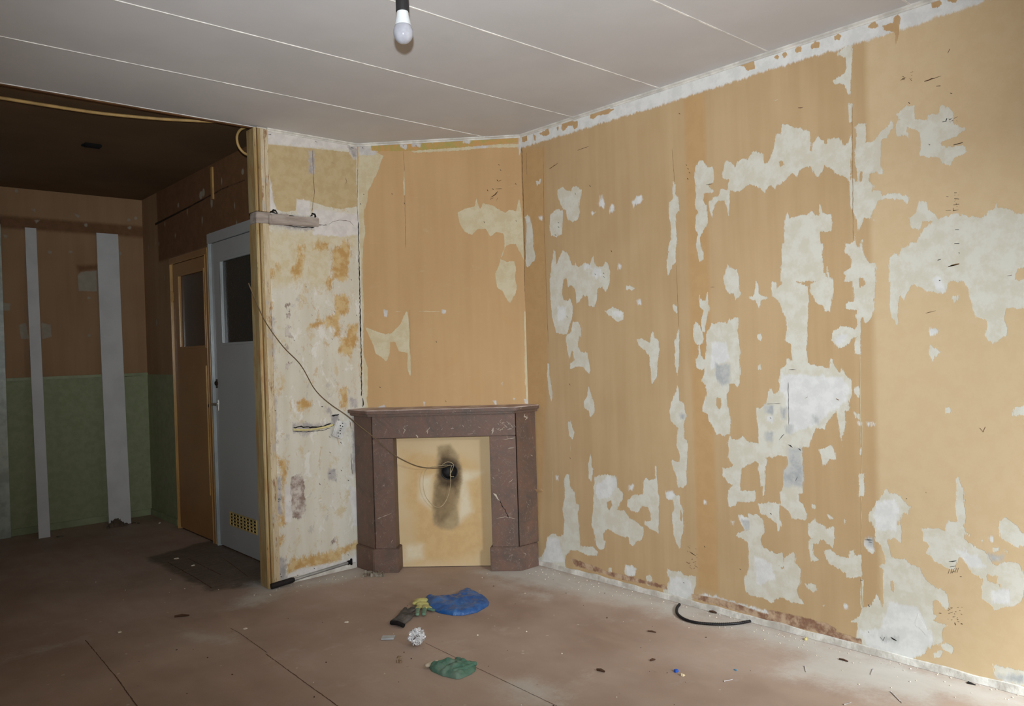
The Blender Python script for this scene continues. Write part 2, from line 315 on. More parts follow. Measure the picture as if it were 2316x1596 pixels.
PEEL += [D+(s,) for s in """200,0 470,0 465,80 470,190 500,230 495,150 510,200 530,260 535,320 520,380 515,455 500,440 480,445 470,410 430,390 400,350 380,320 385,265 440,240 430,200 415,160 430,100 410,90 385,190 330,195 270,205 270,240 330,270 370,280 375,400 365,550 365,680 370,780 400,800 460,810 510,820 525,740 540,800 580,850 590,815 620,860 655,900 658,970 640,1050 640,1100 610,1100 615,1180 590,1310 600,1340 580,1270 570,1170 555,1100 530,1140 490,1180 480,1220 430,1215 400,1250 380,1335 330,1345 340,1400 330,1596 210,1596 215,1490 240,1480 235,1400 180,1395 90,1380 100,1430 90,1480 90,1596 60,1596 55,1450 0,1420 0,1310 40,1310 45,1200 25,1100 25,1040 45,1085 90,1060 115,960 130,1030 150,1020 160,980 175,1040 190,1040 180,900 190,820 225,800 230,755 265,770 260,660 215,640 230,550 215,470 190,420 175,380 130,350 130,250 160,260 165,300 210,250 195,190 190,150
615,0 680,10 700,40 720,0 735,60 750,110 780,140 820,125 815,250 805,400 790,480 745,525 735,490 720,500 715,540 720,600 718,730 680,725 675,670 690,610 650,640 580,705 555,660 520,640 530,590 570,550 620,540 680,565 700,530 680,480 690,440 615,430 615,395 670,380 665,300 650,230 620,220 600,190 620,175 650,170 660,100 615,60
905,110 940,65 960,100 975,60 1040,0 1900,0 1788,70 1740,150 1730,230 1788,240 1900,240 1900,430 1720,430 1680,430 1660,500 1690,560 1680,600 1610,640 1575,670 1560,640 1530,600 1555,540 1540,510 1480,480 1450,420 1435,360 1430,300 1400,270 1380,255 1300,250 1280,320 1220,330 1150,310 1110,290 1060,270 1030,310 1010,340 1000,375 975,345 960,400 965,520 955,545 940,510 920,490 905,400 920,300 905,200
1310,340 1365,335 1355,370 1330,410
1160,580 1200,548 1240,575 1210,605
1160,720 1175,675 1200,680 1235,715 1205,740 1190,790
1270,1075 1300,1080 1305,1105 1280,1115
1720,1070 1900,1055 1900,1135 1720,1130
670,960 705,935 720,990 700,1015 680,990
670,1110 710,1120 720,1160 690,1150
445,1360 520,1320 545,1350 550,1420 510,1420 475,1465 460,1420
705,1510 740,1510 735,1596 700,1596
1340,1540 1365,1525 1380,1596 1345,1596
10,350 30,250 45,330 100,355 60,370 50,430 30,390
715,1330 728,1340 722,1390 712,1380""".split('\n')]
PEEL += [D+("245,955 285,960 290,1010 280,1045 250,1040", -1), D+("700,230 740,225 745,270 705,290", -1)]
PEEL += [E+(s,) for s in """50,0 90,0 90,60 75,80 85,120 85,240 75,250 75,110 55,60
235,0 340,0 340,190 310,190 310,240 340,260 370,330 360,370 310,360 265,360 250,310 190,270 190,180 215,110 215,40
45,260 120,245 145,300 185,350 205,400 175,440 160,390 100,340 60,310
0,180 25,180 20,240 0,250
-20,320 50,340 75,380 60,460 65,550 100,560 110,600 180,630 215,650 220,620 260,580 290,575 290,650 325,690 320,790 300,830 325,890 350,925 260,910 200,880 200,830 170,800 150,780 90,790 90,820 155,840 150,910 120,910 60,870 -20,860
370,380 390,390 420,350 440,390 490,400 500,430 545,410 545,500 535,550 500,520 470,490 430,530 410,520 410,600 450,625 440,640 390,640 375,590 370,510 400,490 370,450
480,575 520,560 570,600 640,620 650,570 680,545 690,600 725,595 725,740 660,750 630,750 630,720 560,680 515,650
355,790 425,790 430,830 410,850 370,820
710,60 745,60 745,210 710,210
722,760 736,760 740,940 724,940
780,320 830,250 880,190 890,150 910,185 970,200 1050,280 1040,330 1000,320 970,390 995,440 990,520 950,490 905,500 915,590 940,620 1010,625 1060,665 1110,680 1150,760 1220,820 1280,830 1305,890 1305,940 1290,960 1230,900 1200,900 1200,990 1240,1000 1200,1030 1290,1060 1260,1110 1265,1170 1190,1200 1130,1260 1080,1290 1040,1350 900,1290 730,1210 720,1150 690,1160 700,1050 660,1040 720,1000 740,940 800,940 825,840 845,900 865,940 870,700 840,670 885,650 880,600 850,530 820,510 815,430 780,370
745,500 800,490 810,580 790,590 750,550
1355,90 1375,75 1395,150 1410,260 1420,350 1400,400 1410,450 1400,490 1480,540 1560,590 1600,660 1670,650 1720,640 1770,660 1800,730 1800,880 1730,940 1680,940 1610,970 1570,920 1520,880 1510,800 1530,760 1470,730 1450,720 1400,610 1370,620 1340,700 1300,690 1210,640 1180,600 1150,590 1180,540 1140,500 1130,425 1200,420 1280,440 1300,360 1330,380 1370,380 1355,330
1635,370 1690,335 1720,390 1750,400 1790,450 1860,520 1750,545 1640,480
1250,1190 1310,1180 1345,1220 1320,1250 1270,1230
1200,1240 1260,1230 1250,1280 1205,1280
1600,1320 1700,1350 1900,1380 1900,1500 1600,1400
1420,450 1455,460 1440,490
1510,490 1535,500 1525,525
610,360 630,370 615,395
460,920 480,930 465,950
500,335 520,340 545,360 520,360
395,265 425,275 415,300
1080,515 1100,515 1095,535
1590,550 1640,545 1630,580 1600,580
1670,560 1700,570 1690,595""".split('\n')]
PEEL += [E+(s, -1) for s in ("925,770 940,780 940,840 925,830", "1080,1060 1100,980 1130,1040 1170,1110 1150,1120 1110,1090", "1555,730 1620,740 1610,780 1560,760", "1640,785 1660,800 1640,815", "170,660 215,680 200,695", "1215,930 1240,950 1240,985 1210,975")]
# brighter filler plaster spots inside / between the peeled areas
WHITE = [A+(s,) for s in ("550,510 565,505 578,560 570,585 545,580 540,560", "605,600 618,565 635,565 638,600 610,622", "745,550 770,520 800,512 812,535 790,555 765,565 755,580",
  "450,925 490,925 495,950 455,950", "510,950 545,945 560,990 530,1010 505,990", "295,1170 350,1180 345,1250 300,1270", "660,920 680,930 675,960 660,950", "775,1140 795,1135 795,1165 780,1165", "180,635 205,635 205,662 185,658", "110,640 128,645 128,670 112,668", "610,1195 680,1215 680,1245 640,1240", "500,610 520,612 515,622 503,620", "1215,1390 1310,1390 1330,1490 1220,1560")]
WHITE += [C+(s,) for s in ("530,790 600,735 650,745 650,800 600,870 540,870 525,830", "945,830 985,825 1000,850 985,875 950,868", "725,790 750,790 745,820 725,820", "1390,980 1410,970 1440,1000 1445,1045 1425,1060 1400,1010", "970,1340 1090,1350 1110,1440 1070,1480 960,1440", "705,1275 740,1275 765,1295 760,1325 720,1335", "285,735 300,735 300,755 288,755", "1340,1000 1360,1005 1355,1035 1345,1030", "1175,885 1192,885 1190,905 1178,900", "240,1100 300,1110 340,1250 200,1265 215,1200", "1150,1450 1600,1580 1600,1560 1180,1440")]
WHITE += [D+(s,) for s in ("1190,230 1240,215 1270,300 1240,325 1200,280", "560,600 640,590 590,680 560,660", "200,860 600,880 640,950 620,1040 500,1120 440,1190 250,1250 220,1000 190,960", "700,1170 725,1175 720,1195 705,1190", "760,1175 775,1175 775,1195 762,1195", "790,1175 815,1180 812,1198 792,1195", "1165,560 1235,565 1230,590 1180,595", "90,1130 140,1140 140,1180 95,1170")]
WHITE += [E+(s,) for s in ("840,250 950,230 980,300 960,440 830,430 800,340", "900,900 1100,950 1180,1100 1200,1180 1040,1330 900,1290 760,1210 720,1100 860,1080", "750,520 800,510 800,570 760,550", "1580,830 1700,830 1700,920 1600,920", "1330,560 1500,600 1550,680 1450,690 1380,600", "20,600 120,650 160,760 30,800", "1410,560 1430,565 1425,585", "1570,485 1595,490 1590,505 1575,505", "615,930 635,935 630,955 617,950", "1650,1440 1700,1440 1700,1380 1660,1400")]
GREYP = [D+(s,) for s in ("235,1340 330,1345 335,1596 210,1596 215,1490 245,1480", "80,1060 140,1070 140,1120 90,1110", "230,1200 265,1200 260,1250 230,1240", "400,1130 450,1140 440,1190 405,1180", "90,1240 140,1240 130,1300 95,1290", "195,1080 230,1080 225,1150 200,1150")]
GREYP += [E+("235,0 340,0 330,50 290,110 215,100 215,40",), E+("850,1130 970,1140 960,1170 870,1170",), E+("755,495 805,490 805,545 760,540",), E+("1560,590 1660,600 1640,650 1580,640",), E+("1600,1385 1800,1400 1800,1440 1610,1420",)]
GREYP += [C+("1405,1000 1445,1010 1445,1050 1425,1060",), C+("1030,360 1060,365 1055,390 1035,390",), C+("1250,60 1330,70 1330,170 1280,190 1240,130",)]
ISL = []   # tan islands left standing in the white band below the ceiling
for (o, s) in ((A, "80,160 110,150 115,180 85,190"), (A, "150,140 165,150 165,190 155,180"), (A, "195,130 240,105 245,140 215,155 180,140"), (A, "290,95 305,95 302,125 292,120"), (A, "320,80 345,70 360,90 330,125 318,110"), (A, "350,75 380,60 420,65 415,100 395,115 385,90 360,90"),
  (A, "495,20 540,5 600,-15 640,-10 600,20 540,30 510,50 490,45"), (B, "-300,330 -200,290 -190,310 -290,360"), (B, "-150,270 -60,240 -60,265 -130,300"), (B, "-90,360 -40,330 10,340 20,400 -20,410"), (B, "135,330 150,318 165,330 150,350"), (B, "175,315 195,300 208,320 190,335"), (B, "248,290 270,268 290,270 290,300 262,312"), (B, "342,270 370,240 395,250 390,275 350,285"),
  (B, "480,210 500,198 525,210 510,232 485,230"), (B, "685,155 715,120 738,150 720,168"), (B, "828,100 850,88 875,100 865,125 850,230 838,265 832,190 775,175 765,150 825,130"), (B, "1045,20 1060,5 1100,0 1118,20 1080,50 1050,45"), (B, "1130,-10 1200,-10 1190,15 1140,10")):
    ISL.append(o+(s,))

MC = lambda a, b=None: (a, b or tuple(x*.93 for x in a))
peelC = ((215, 212, 200), (207, 201, 184)); whiteC = ((226, 225, 222), (214, 213, 210)); greyC = ((170, 172, 172), (192, 192, 188))
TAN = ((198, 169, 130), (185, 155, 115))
m_dark = simple('crack_black', (28, 24, 22), rough=.95, bump=0)
m_brown = simple('mark_brown', (96, 66, 46), rough=.9, bump=0)
m_seam = simple('paper_seam', (150, 116, 76), rough=.9, bump=0)
m_pale = simple('seam_cream', (216, 204, 170), rough=.9, bump=0)
m_red = simple('old_red_paint', (122, 84, 62), (160, 128, 100), sc=40, rough=.9, stretch=(.3, .3, 1.5))
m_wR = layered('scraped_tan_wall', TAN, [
  ('window_sheen', (209, 184, 147), (206, 180, 142), .02, .02, 0), ('shade', (190, 154, 108), (194, 158, 112), .03, .02, 0),
  ('peel', *peelC, .055, .0012, -.6), ('white', *whiteC, .07, .007, -.25), ('grey', *greyC, .07, .012, 0), ('isl', (194, 162, 120), (188, 154, 112), .04, .0015, .4),
  ('red', (140, 104, 84), (196, 168, 140), .035, .004, -.8)])
YR0, YR1 = -1.4, 3.66
def marksR(bm):
    N = (-1, 0, 0)
    def ln(o, s, w, mi): ribbon(bm, [PR(o[0]+x/o[2], o[1]+y/o[2]) for x, y in parse(s)], N, w, mi)
    ln(A, "208,210 215,700 240,1400", .0022, 3); ln(A, "985,230 1000,430", .002, 3); ln(A, "1010,930 1020,1170 1025,1300", .002, 3)
    ln(A, "110,250 112,390", .002, 3)
    ln(B, "585,600 592,1400", .002, 3); ln(D, "712,730 716,1320", .002, 4); ln(D, "728,1180 722,1510", .0015, 4); ln(E, "727,210 728,590", .002, 4); ln(E, "727,740 735,940", .004, 4)
    ln(C, "265,700 268,880", .002, 4); ln(C, "370,510 375,590", .002, 4); ln(A, "80,215 100,900", .0035, 2); ln(A, "95,900 104,1500", .003, 2)
    ln(A, "245,352 300,315", .003, 2); ln(A, "415,240 485,215", .0025, 2); ln(A, "1190,447 1228,440", .0025, 1); ln(A, "1215,1062 1240,1060", .0025, 2)
    ln(B, "865,470 900,450", .003, 2); ln(B, "1005,472 1070,455", .005, 2); ln(B, "1060,455 1105,442", .003, 2); ln(B, "925,425 940,415", .004, 2); ln(B, "920,455 935,470", .004, 2); ln(B, "1075,505 1100,497", .006, 2)
    ln(B, "1145,310 1155,285", .005, 2); ln(B, "1130,705 1140,690", .007, 1); ln(B, "1112,712 1130,705", .006, 1); ln(B, "1150,700 1165,690", .006, 1); ln(B, "1180,690 1200,680", .004, 1); ln(B, "1175,842 1230,832", .005, 1)
    ln(B, "1180,1125 1195,1122", .005, 1); ln(B, "1180,1158 1208,1158", .006, 1); ln(B, "1175,1192 1205,1190", .004, 1); ln(B, "1130,1226 1160,1226", .004, 1); ln(B, "1175,1210 1175,1228 1205,1222", .003, 1)
    for p in ("1185,1337 1208,1337", "1180,1421 1210,1420", "1083,1513 1102,1512"): ln(B, p, .006, 1)
    ln(B, "1205,1470 1212,1475", .004, 1); ln(B, "1145,1550 1210,1535", .004, 2); ln(B, "270,628 300,625", .003, 2); ln(B, "125,590 155,580", .003, 4)
    ln(D, "1290,152 1365,135", .006, 3); ln(D, "1140,458 1210,442", .002, 2); ln(D, "1680,215 1710,208", .004, 2); ln(D, "1500,1210 1520,1235 1535,1205", .004, 2); ln(D, "245,830 290,828", .002, 1)
    ln(D, "240,910 245,1200", .002, 1); ln(D, "95,1055 190,1050", .0015, 1); ln(D, "180,1290 215,1250", .003, 1); ln(D, "240,1320 270,1340", .004, 1); ln(D, "310,1345 320,1360", .008, 1); ln(D, "290,1560 300,1530", .005, 1); ln(D, "1230,242 1240,240", .008, 1)
    ln(D, "555,1020 575,1030", .007, 3); ln(D, "350,1020 370,1010", .005, 3)
    for k in range(3): ln(E, f"{1305+8*k},{640+14*k+22*k} {1355-4*k},{637+12*k+22*k}", .003, 1)
    for k in range(5): ln(E, f"{1302+14*k},{722-2*k} {1312+14*k},{690-2*k}", .0025, 1)
    ln(E, "1240,980 1255,985", .006, 2); ln(E, "1345,1045 1355,1060", .009, 1); ln(E, "1385,990 1392,988", .006, 1); ln(E, "1330,1010 1350,1005", .004, 1); ln(E, "1385,1050 1395,1052", .006, 1); ln(E, "1305,960 1330,945", .003, 2); ln(E, "1300,985 1325,975", .003, 2); ln(E, "1380,738 1390,742", .005, 1); ln(E, "1150,185 1156,186", .005, 2)
    ln(E, "775,510 795,515", .004, 1); ln(E, "750,500 800,500", .003, 1); ln(E, "772,1105 778,1110", .008, 1); ln(E, "770,925 780,940", .006, 1); ln(E, "1022,225 1028,228", .008, 2); ln(E, "125,322 132,326", .008, 1); ln(E, "720,765 735,770", .005, 2); ln(E, "850,1140 870,1165 880,1140", .003, 1); ln(E, "920,1140 960,1165", .006, 1)
    ln(C, "1080,1155 1095,1170", .004, 2); ln(C, "1090,1190 1130,1215", .004, 2); ln(C, "1070,1250 1090,1262", .005, 2); ln(C, "1110,1255 1130,1250", .004, 2); ln(C, "1120,1275 1140,1285", .004, 2); ln(C, "1090,1280 1105,1295", .003, 2)
    for o, s_, n_ in ((B, '870,430 940,475', 9), (B, '1115,690 1200,715', 8), (B, '1180,1120 1208,1230', 8), (E, '1300,940 1400,1060', 18), (C, '1075,1150 1140,1295', 14), (B, '1005,840 1040,860', 5)):
        (x0_, y0_), (x1_, y1_) = parse(s_)
        for _ in range(n_): x, y = random.uniform(x0_, x1_), random.uniform(y0_, y1_); ln(o, f'{x-2:.0f},{y-1:.0f} {x+random.uniform(2, 7):.0f},{y+random.uniform(-3, 3):.0f}', random.uniform(.002, .0045), 2)
    for o, s in ((A, "1072,325"), (A, "1080,350"), (A, "1088,375"), (A, "1080,408"), (A, "300,675"), (A, "300,702"), (A, "282,750"), (A, "522,985"), (A, "572,980"), (A, "574,1000"), (A, "352,1240"), (A, "402,500"), (A, "490,455"), (A, "1028,20"), (A, "620,845"), (C, "368,185"), (C, "372,627"), (C, "1180,1160"), (C, "1395,1295"), (C, "1580,960"), (C, "1578,385"), (C, "1055,1375"), (B, "1160,545"), (B, "915,602"), (B, "1140,1145")):
        x, y = parse(s)[0]; ln(o, f"{x-3},{y-4} {x+4},{y+4}", .007, 1)
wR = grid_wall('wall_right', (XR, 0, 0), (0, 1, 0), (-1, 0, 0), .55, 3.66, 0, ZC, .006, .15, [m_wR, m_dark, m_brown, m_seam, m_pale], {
  'peel': polys(PEEL, uvR), 'white': lambda L: (polys(WHITE, uvR)(L), L.add([(3.7, 2.657), (2.6, 2.65), (1.9, 2.657), (1.3, 2.652), (1.0, 2.66), (.86, 2.70), (.84, 2.8), (3.7, 2.8)])),
  'grey': polys(GREYP, uvR), 'isl': polys(ISL, uvR),
  'window_sheen': lambda L: L.add([(1.445, -.1), (1.445, 2.8), (.4, 2.8), (.4, -.1)]),  # paler towards the window: sheen and glare painted into the wall colour
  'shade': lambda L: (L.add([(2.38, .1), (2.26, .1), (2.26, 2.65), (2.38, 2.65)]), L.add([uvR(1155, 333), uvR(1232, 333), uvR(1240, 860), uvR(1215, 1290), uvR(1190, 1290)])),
  'red': lambda L: (polys([(1380, 1280, 3.735, "685,235 900,270 1080,320 1300,400 1500,440 1750,490 1800,530 1960,570 2120,620 2125,695 1950,640 1765,600 1760,560 1500,500 1350,470 1150,400 900,325 690,270"), C+("370,1225 500,1270 600,1310 760,1345 950,1395 960,1420 820,1385 700,1360 560,1320 400,1275",), E+("100,960 250,990 500,1050 560,1090 540,1130 440,1110 250,1050 120,1010",)], uvR)(L), None)}, marks=marksR)
# ------------------------------------------------------------------ chimney breast wall
FEEL = [(0, 0, 1, "811,320 838,322 841,341 868,352 861,366 854,387 846,404 838,421 832,432 831,455 824,475 822,495 826,521 821,560 820,620 823,700 822,800 831,830 833,880 829,900 834,922 800,925 806,600")]
FEEL += [F+("1595,810 1650,780 1730,760 1745,700 1775,780 1800,735 1870,750 1950,800 1975,810 2010,785 2060,800 2085,700 2100,780 2130,1000 2130,1200 2060,1060 2010,1060 1975,1085 1960,1130 1940,1180 1990,1200 2050,1190 2060,1250 2050,1330 2070,1390 2060,1450 2010,1530 1975,1480 1955,1440 1910,1400 1895,1290 1925,1230 1935,1170 1970,1088 1970,1060 1960,975 1900,960 1860,1000 1820,940 1760,940 1710,985 1650,960 1610,890",),
         M+("700,95 750,115 810,135 850,130 900,80 915,40 935,5 945,60 950,200 958,380 940,340 935,240 890,230 870,180 840,180 840,240 820,285 780,255 760,240 745,190",), F+("1163,480 1175,480 1178,670 1168,670",),
         F+("1230,320 1500,300 1900,270 2100,262 2100,292 1850,295 1600,318 1250,335",), (0, 0, 1, "1188,640 1196,640 1197,915 1190,915 1188,800"), M+("1585,10 1600,10 1605,420 1590,420",)]
FWH = [F+(s,) for s in ("810,270 910,275 900,310 960,325 940,355 815,355", "1230,255 1310,260 1300,290 1240,285", "1130,265 1200,270 1190,310 1160,300", "1640,235 1700,240 1690,260 1640,258", "2080,215 2110,215 2110,300 2085,350 2075,290", "1380,240 1410,250 1400,265", "1720,285 1850,275 1830,298 1730,300")]
FWH += [M+(s,) for s in ("805,0 830,5 825,40 808,35", "1130,0 1150,5 1145,20 1130,18", "740,548 810,528 815,545 745,555", "1025,510 1035,515 1032,540", "1410,505 1430,508 1428,530", "1520,490 1535,492 1532,502", "1455,405 1463,405 1462,420", "1580,495 1610,500 1610,530 1590,520")]
GRN = [F+("905,270 1050,265 1200,270 1240,255 1500,240 1700,225 1900,215 2090,205 2090,250 1900,265 1600,300 1250,318 900,325",)]
m_wC = layered('scraped_chimney_wall', ((197, 162, 118), (187, 152, 109)), [
  ('grn', (168, 156, 92), (196, 150, 96), .03, .002, -.2), ('peel', (206, 194, 164), (198, 182, 148), .03, .0012, -.6), ('white', (205, 200, 194), (190, 184, 180), .05, .004, -.2)],
  mottle=((2.5, (1, 1, 1), .5, .8, .35, (196, 146, 96)), (5, (1, 1, 2.5), .58, .75, .25, (206, 182, 150))))
def marksC(bm):
    N = (-CN[0], -CN[1], 0)
    def ln(o, s, w, mi): ribbon(bm, [PC(o[0]+x/o[2], o[1]+y/o[2]) for x, y in parse(s)], N, w, mi)
    ln(F, "1166,320 1175,480", .002, 3); ln(F, "1178,670 1185,1088", .002, 3); ln(M, "950,0 952,250", .0015, 3)
    for s in ("1925,430", "1940,470", "1912,552", "1835,632", "1875,625", "1078,660", "1175,735", "1268,280", "2058,582", "1808,884", "2062,876", "850,665", "828,740", "845,295", "1165,280"):
        x, y = parse(s)[0]; ln(F, f"{x-4},{y-4} {x+4},{y+5}", .008, 1 if x > 1800 or x < 900 else 2)
    ln(F, "1900,620 1950,620", .003, 2); ln(F, "1915,560 1945,553", .003, 2); ln(F, "1860,690 1900,660 1915,640", .005, 2); ln(F, "1855,705 1880,690", .006, 2); ln(F, "1905,715 1915,690", .004, 2)
    for s in ("1097,178", "785,430", "1150,508"):
        x, y = parse(s)[0]; ln(M, f"{x-3},{y-3} {x+3},{y+4}", .007, 1)
    ln(M, "870,12 900,8", .003, 4); ln(M, "1000,8 1120,10", .003, 4)
cdir = Vector((CT[0], CT[1], 0)); OC = Vector((CN[0]*CDN, CN[1]*CDN, 0)); uc0, uc1 = 2.669*CT[0]+4.42*CT[1], 3.395*CT[0]+3.636*CT[1]
wC = grid_wall('wall_corner', OC, cdir, (-CN[0], -CN[1], 0), uc0, uc1, 0, ZC, .006, .12, [m_wC, m_dark, m_brown, m_seam, m_pale],
  {'grn': polys(GRN, uvC), 'peel': polys(FEEL, uvC), 'white': polys(FWH, uvC)}, marks=marksC)
# ------------------------------------------------------------------ stripped strip wall beside the opening
YEL = [G+(s,) for s in ("800,340 880,330 900,280 950,270 975,340 975,420 950,620 900,660 860,640 810,640 800,520", "480,310 530,320 545,420 520,530 500,620 440,640 410,560 450,500 470,400", "630,290 770,290 770,360 640,360", "750,620 800,620 800,720 755,710",
  "820,780 940,780 970,850 960,960 870,1000 880,1080 870,1180 820,1180 830,1090 750,1100 740,1000 830,960", "200,860 240,870 240,930 205,940", "160,200 190,250 190,500 165,560 160,400", "940,1080 1050,1060 1050,1180 1010,1300 980,1370 900,1350 850,1320 900,1200 940,1180", "600,1060 720,1010 730,1060 620,1110 570,1110", "200,540 240,540 240,630 205,640", "270,480 290,480 300,560 280,560")]
YEL += [H+(s,) for s in ("360,160 420,130 470,170 460,220 370,220", "690,80 740,40 740,220 690,200", "320,1330 500,1300 700,1250 850,1170 850,1240 700,1300 690,1340 500,1390 400,1400 300,1440 290,1380", "220,570 290,600 300,700 270,780 285,1080 250,1090 225,1020 255,980 255,760", "225,1160 265,1150 270,1210 235,1215", "225,1000 245,1000 245,1080 230,1080", "215,60 240,60 235,110 220,110", "760,1210 840,1190 840,1250 760,1260")]
PALE = [G+(s,) for s in ("200,180 1040,180 1050,320 980,330 960,250 880,320 780,330 780,700 600,700 560,640 400,700 240,720 200,600",)]
TANL = [K+("880,210 1200,240 1490,270 1520,320 1525,660 1400,680 1300,660 1180,620 1090,610 1080,690 1010,700 950,690 890,560 900,480 880,400",)]
WHL = [K+("845,110 1540,215 1530,300 1500,320 1460,250 1200,235 870,205 850,180",), K+("1090,610 1180,620 1190,730 1100,730",), K+("1210,680 1400,700 1530,720 1560,860 1400,880 1200,860 1210,760",), K+("860,440 890,440 940,690 850,700",)]
WHL += [H+(s,) for s in ("280,780 330,800 330,1050 280,1050", "760,790 820,790 820,1080 790,1080 770,950", "400,1400 680,1350 840,1290 845,1400 700,1410 300,1530 290,1450")]
GRL = [K+("835,300 880,300 885,690 850,700",), K+("1180,260 1215,260 1220,420 1180,420",), H+("215,1300 290,1330 290,1480 215,1540",), H+("340,320 430,310 520,330 620,300 620,260 680,250 680,300 620,345 500,370 420,415 340,380",), H+("780,260 815,260 825,600 800,700 780,700",), H+("750,130 815,140 815,200 770,200",), H+("580,200 620,200 620,240 580,240",), H+("600,660 655,660 655,740 600,740",), H+("210,700 250,720 255,1000 215,980",), H+("180,120 215,120 215,460 190,460",), G+("200,1000 250,1000 260,1500 215,1500",), K+("860,700 1220,740 1215,830 1100,830 880,790",), K+("1540,240 1460,225 1500,310 1530,310",)]
BRL = [H+("325,720 400,690 425,780 425,960 395,1030 340,1020 325,900",), H+("610,1220 650,1170 660,1175 625,1225",), G+("365,870 400,870 390,900 365,890",), G+("385,920 405,915 400,945 388,942",), G+("362,965 410,965 405,1005 370,1005",), G+("365,1065 415,1085 385,1120 385,1145 425,1180 415,1195 380,1165 345,1170 370,1130",), G+("365,1440 415,1425 380,1480 365,1500",), G+("350,1250 380,1290 360,1290",)]
m_wL = layered('stripped_plaster', ((214, 209, 196), (200, 192, 174)), [
  ('pale', (200, 186, 152), (208, 198, 174), .12, .03, 0), ('tan', (192, 172, 134), (184, 162, 122), .03, .003, .3), ('yel', (184, 146, 92), (202, 176, 130), .16, .016, .1), ('white', (216, 211, 206), (204, 198, 194), .08, .008, .2), ('grey', (158, 152, 150), (186, 179, 173), .10, .012, -.3), ('brn', (140, 120, 110), (200, 190, 180), .11, .004, -.6)], stretch=(1, 1, .45), rough=.9, bumpk=1.0,
  mottle=((7, (1, 1, .6), .54, .66, .6, (196, 172, 126)), (13, (1, 1, .8), .60, .68, .55, (172, 166, 160)), (16, (1, 1, .5), .60, .66, .5, (186, 150, 96)), (30, (1, 1, 1), .66, .70, .7, (150, 132, 116)), (10, (1, 1, .7), .56, .64, .6, (224, 221, 216))))
def marksL(bm):
    N = (0, -1, 0)
    def ln(o, s, w, mi): ribbon(bm, [PL(o[0]+x/o[2], o[1]+y/o[2]) for x, y in parse(s)], N, w, mi)
    ln(K, "1530,215 1530,330 1525,660 1532,770", .0025, 2); ln(K, "1533,770 1540,1100 1545,1350 1550,1596", .006, 1); ln(M, "672,0 680,250 682,480", .006, 1); ln(M, "688,490 690,540", .008, 1)
    ln(K, "1203,250 1210,480 1218,560 1205,640 1198,700", .0025, 2); ln(K, "840,710 900,700 950,715 1100,738 1215,742", .006, 1); ln(K, "850,705 890,695 935,690 950,710", .014, 1)
    ln(K, "1190,735 1200,710 1220,715 1218,745", .016, 1); ln(K, "1218,740 1218,810", .005, 1); ln(K, "1220,792 1310,795", .004, 1); ln(K, "1320,790 1350,770 1400,758 1470,765 1500,800", .002, 2); ln(K, "985,790 1100,810 1215,812", .006, 1); ln(K, "860,750 985,760 1100,780 1215,785", .003, 2)
    ln(H, "155,0 175,400 195,900 213,1300", .004, 2); ln(H, "620,345 640,335 680,290", .006, 1); ln(H, "340,350 400,345 480,350 560,340 620,320", .007, 1); ln(H, "625,265 680,250", .01, 1); ln(H, "340,380 440,382 560,372 620,352", .003, 1)
    ln(H, "760,300 768,360", .004, 2); ln(H, "768,540 778,700", .003, 2)
    for s in ("205,222", "612,538", "695,462", "610,420", "538,770", "697,668", "612,690", "750,742", "235,810", "230,885", "228,900", "240,880", "555,195", "750,1295", "495,1400", "375,1450", "380,1465", "465,1435", "225,1400", "240,1440", "230,1480", "250,1460", "220,1340"):
        x, y = parse(s)[0]; ln(H, f"{x-5},{y-3} {x+5},{y+4}", .009, 1)
    for s in ("557,705", "612,975", "1030,980", "825,945", "985,640", "800,1205", "440,1218", "395,940"):
        x, y = parse(s)[0]; ln(G, f"{x-4},{y-5} {x+5},{y+5}", .007, 1)
    for s in ("895,140", "1230,190", "1490,238", "1560,235", "1550,795"):
        x, y = parse(s)[0]; ln(K, f"{x-9},{y-4} {x+8},{y+5}", .01, 1)
    ln(K, "1440,450 1450,480 1440,500", .003, 2); ln(K, "1340,345 1360,350", .003, 2)
wL = grid_wall('wall_back', (0, YL, 0), (1, 0, 0), (0, -1, 0), 1.99, 2.669, 0, ZC, .006, .10, [m_wL, m_dark, m_brown, m_seam, m_pale],
  {'pale': polys(PALE, uvL), 'tan': polys(TANL, uvL), 'yel': polys(YEL, uvL), 'white': polys(WHL, uvL), 'grey': polys(GRL, uvL), 'brn': polys(BRL, uvL)}, marks=marksL)
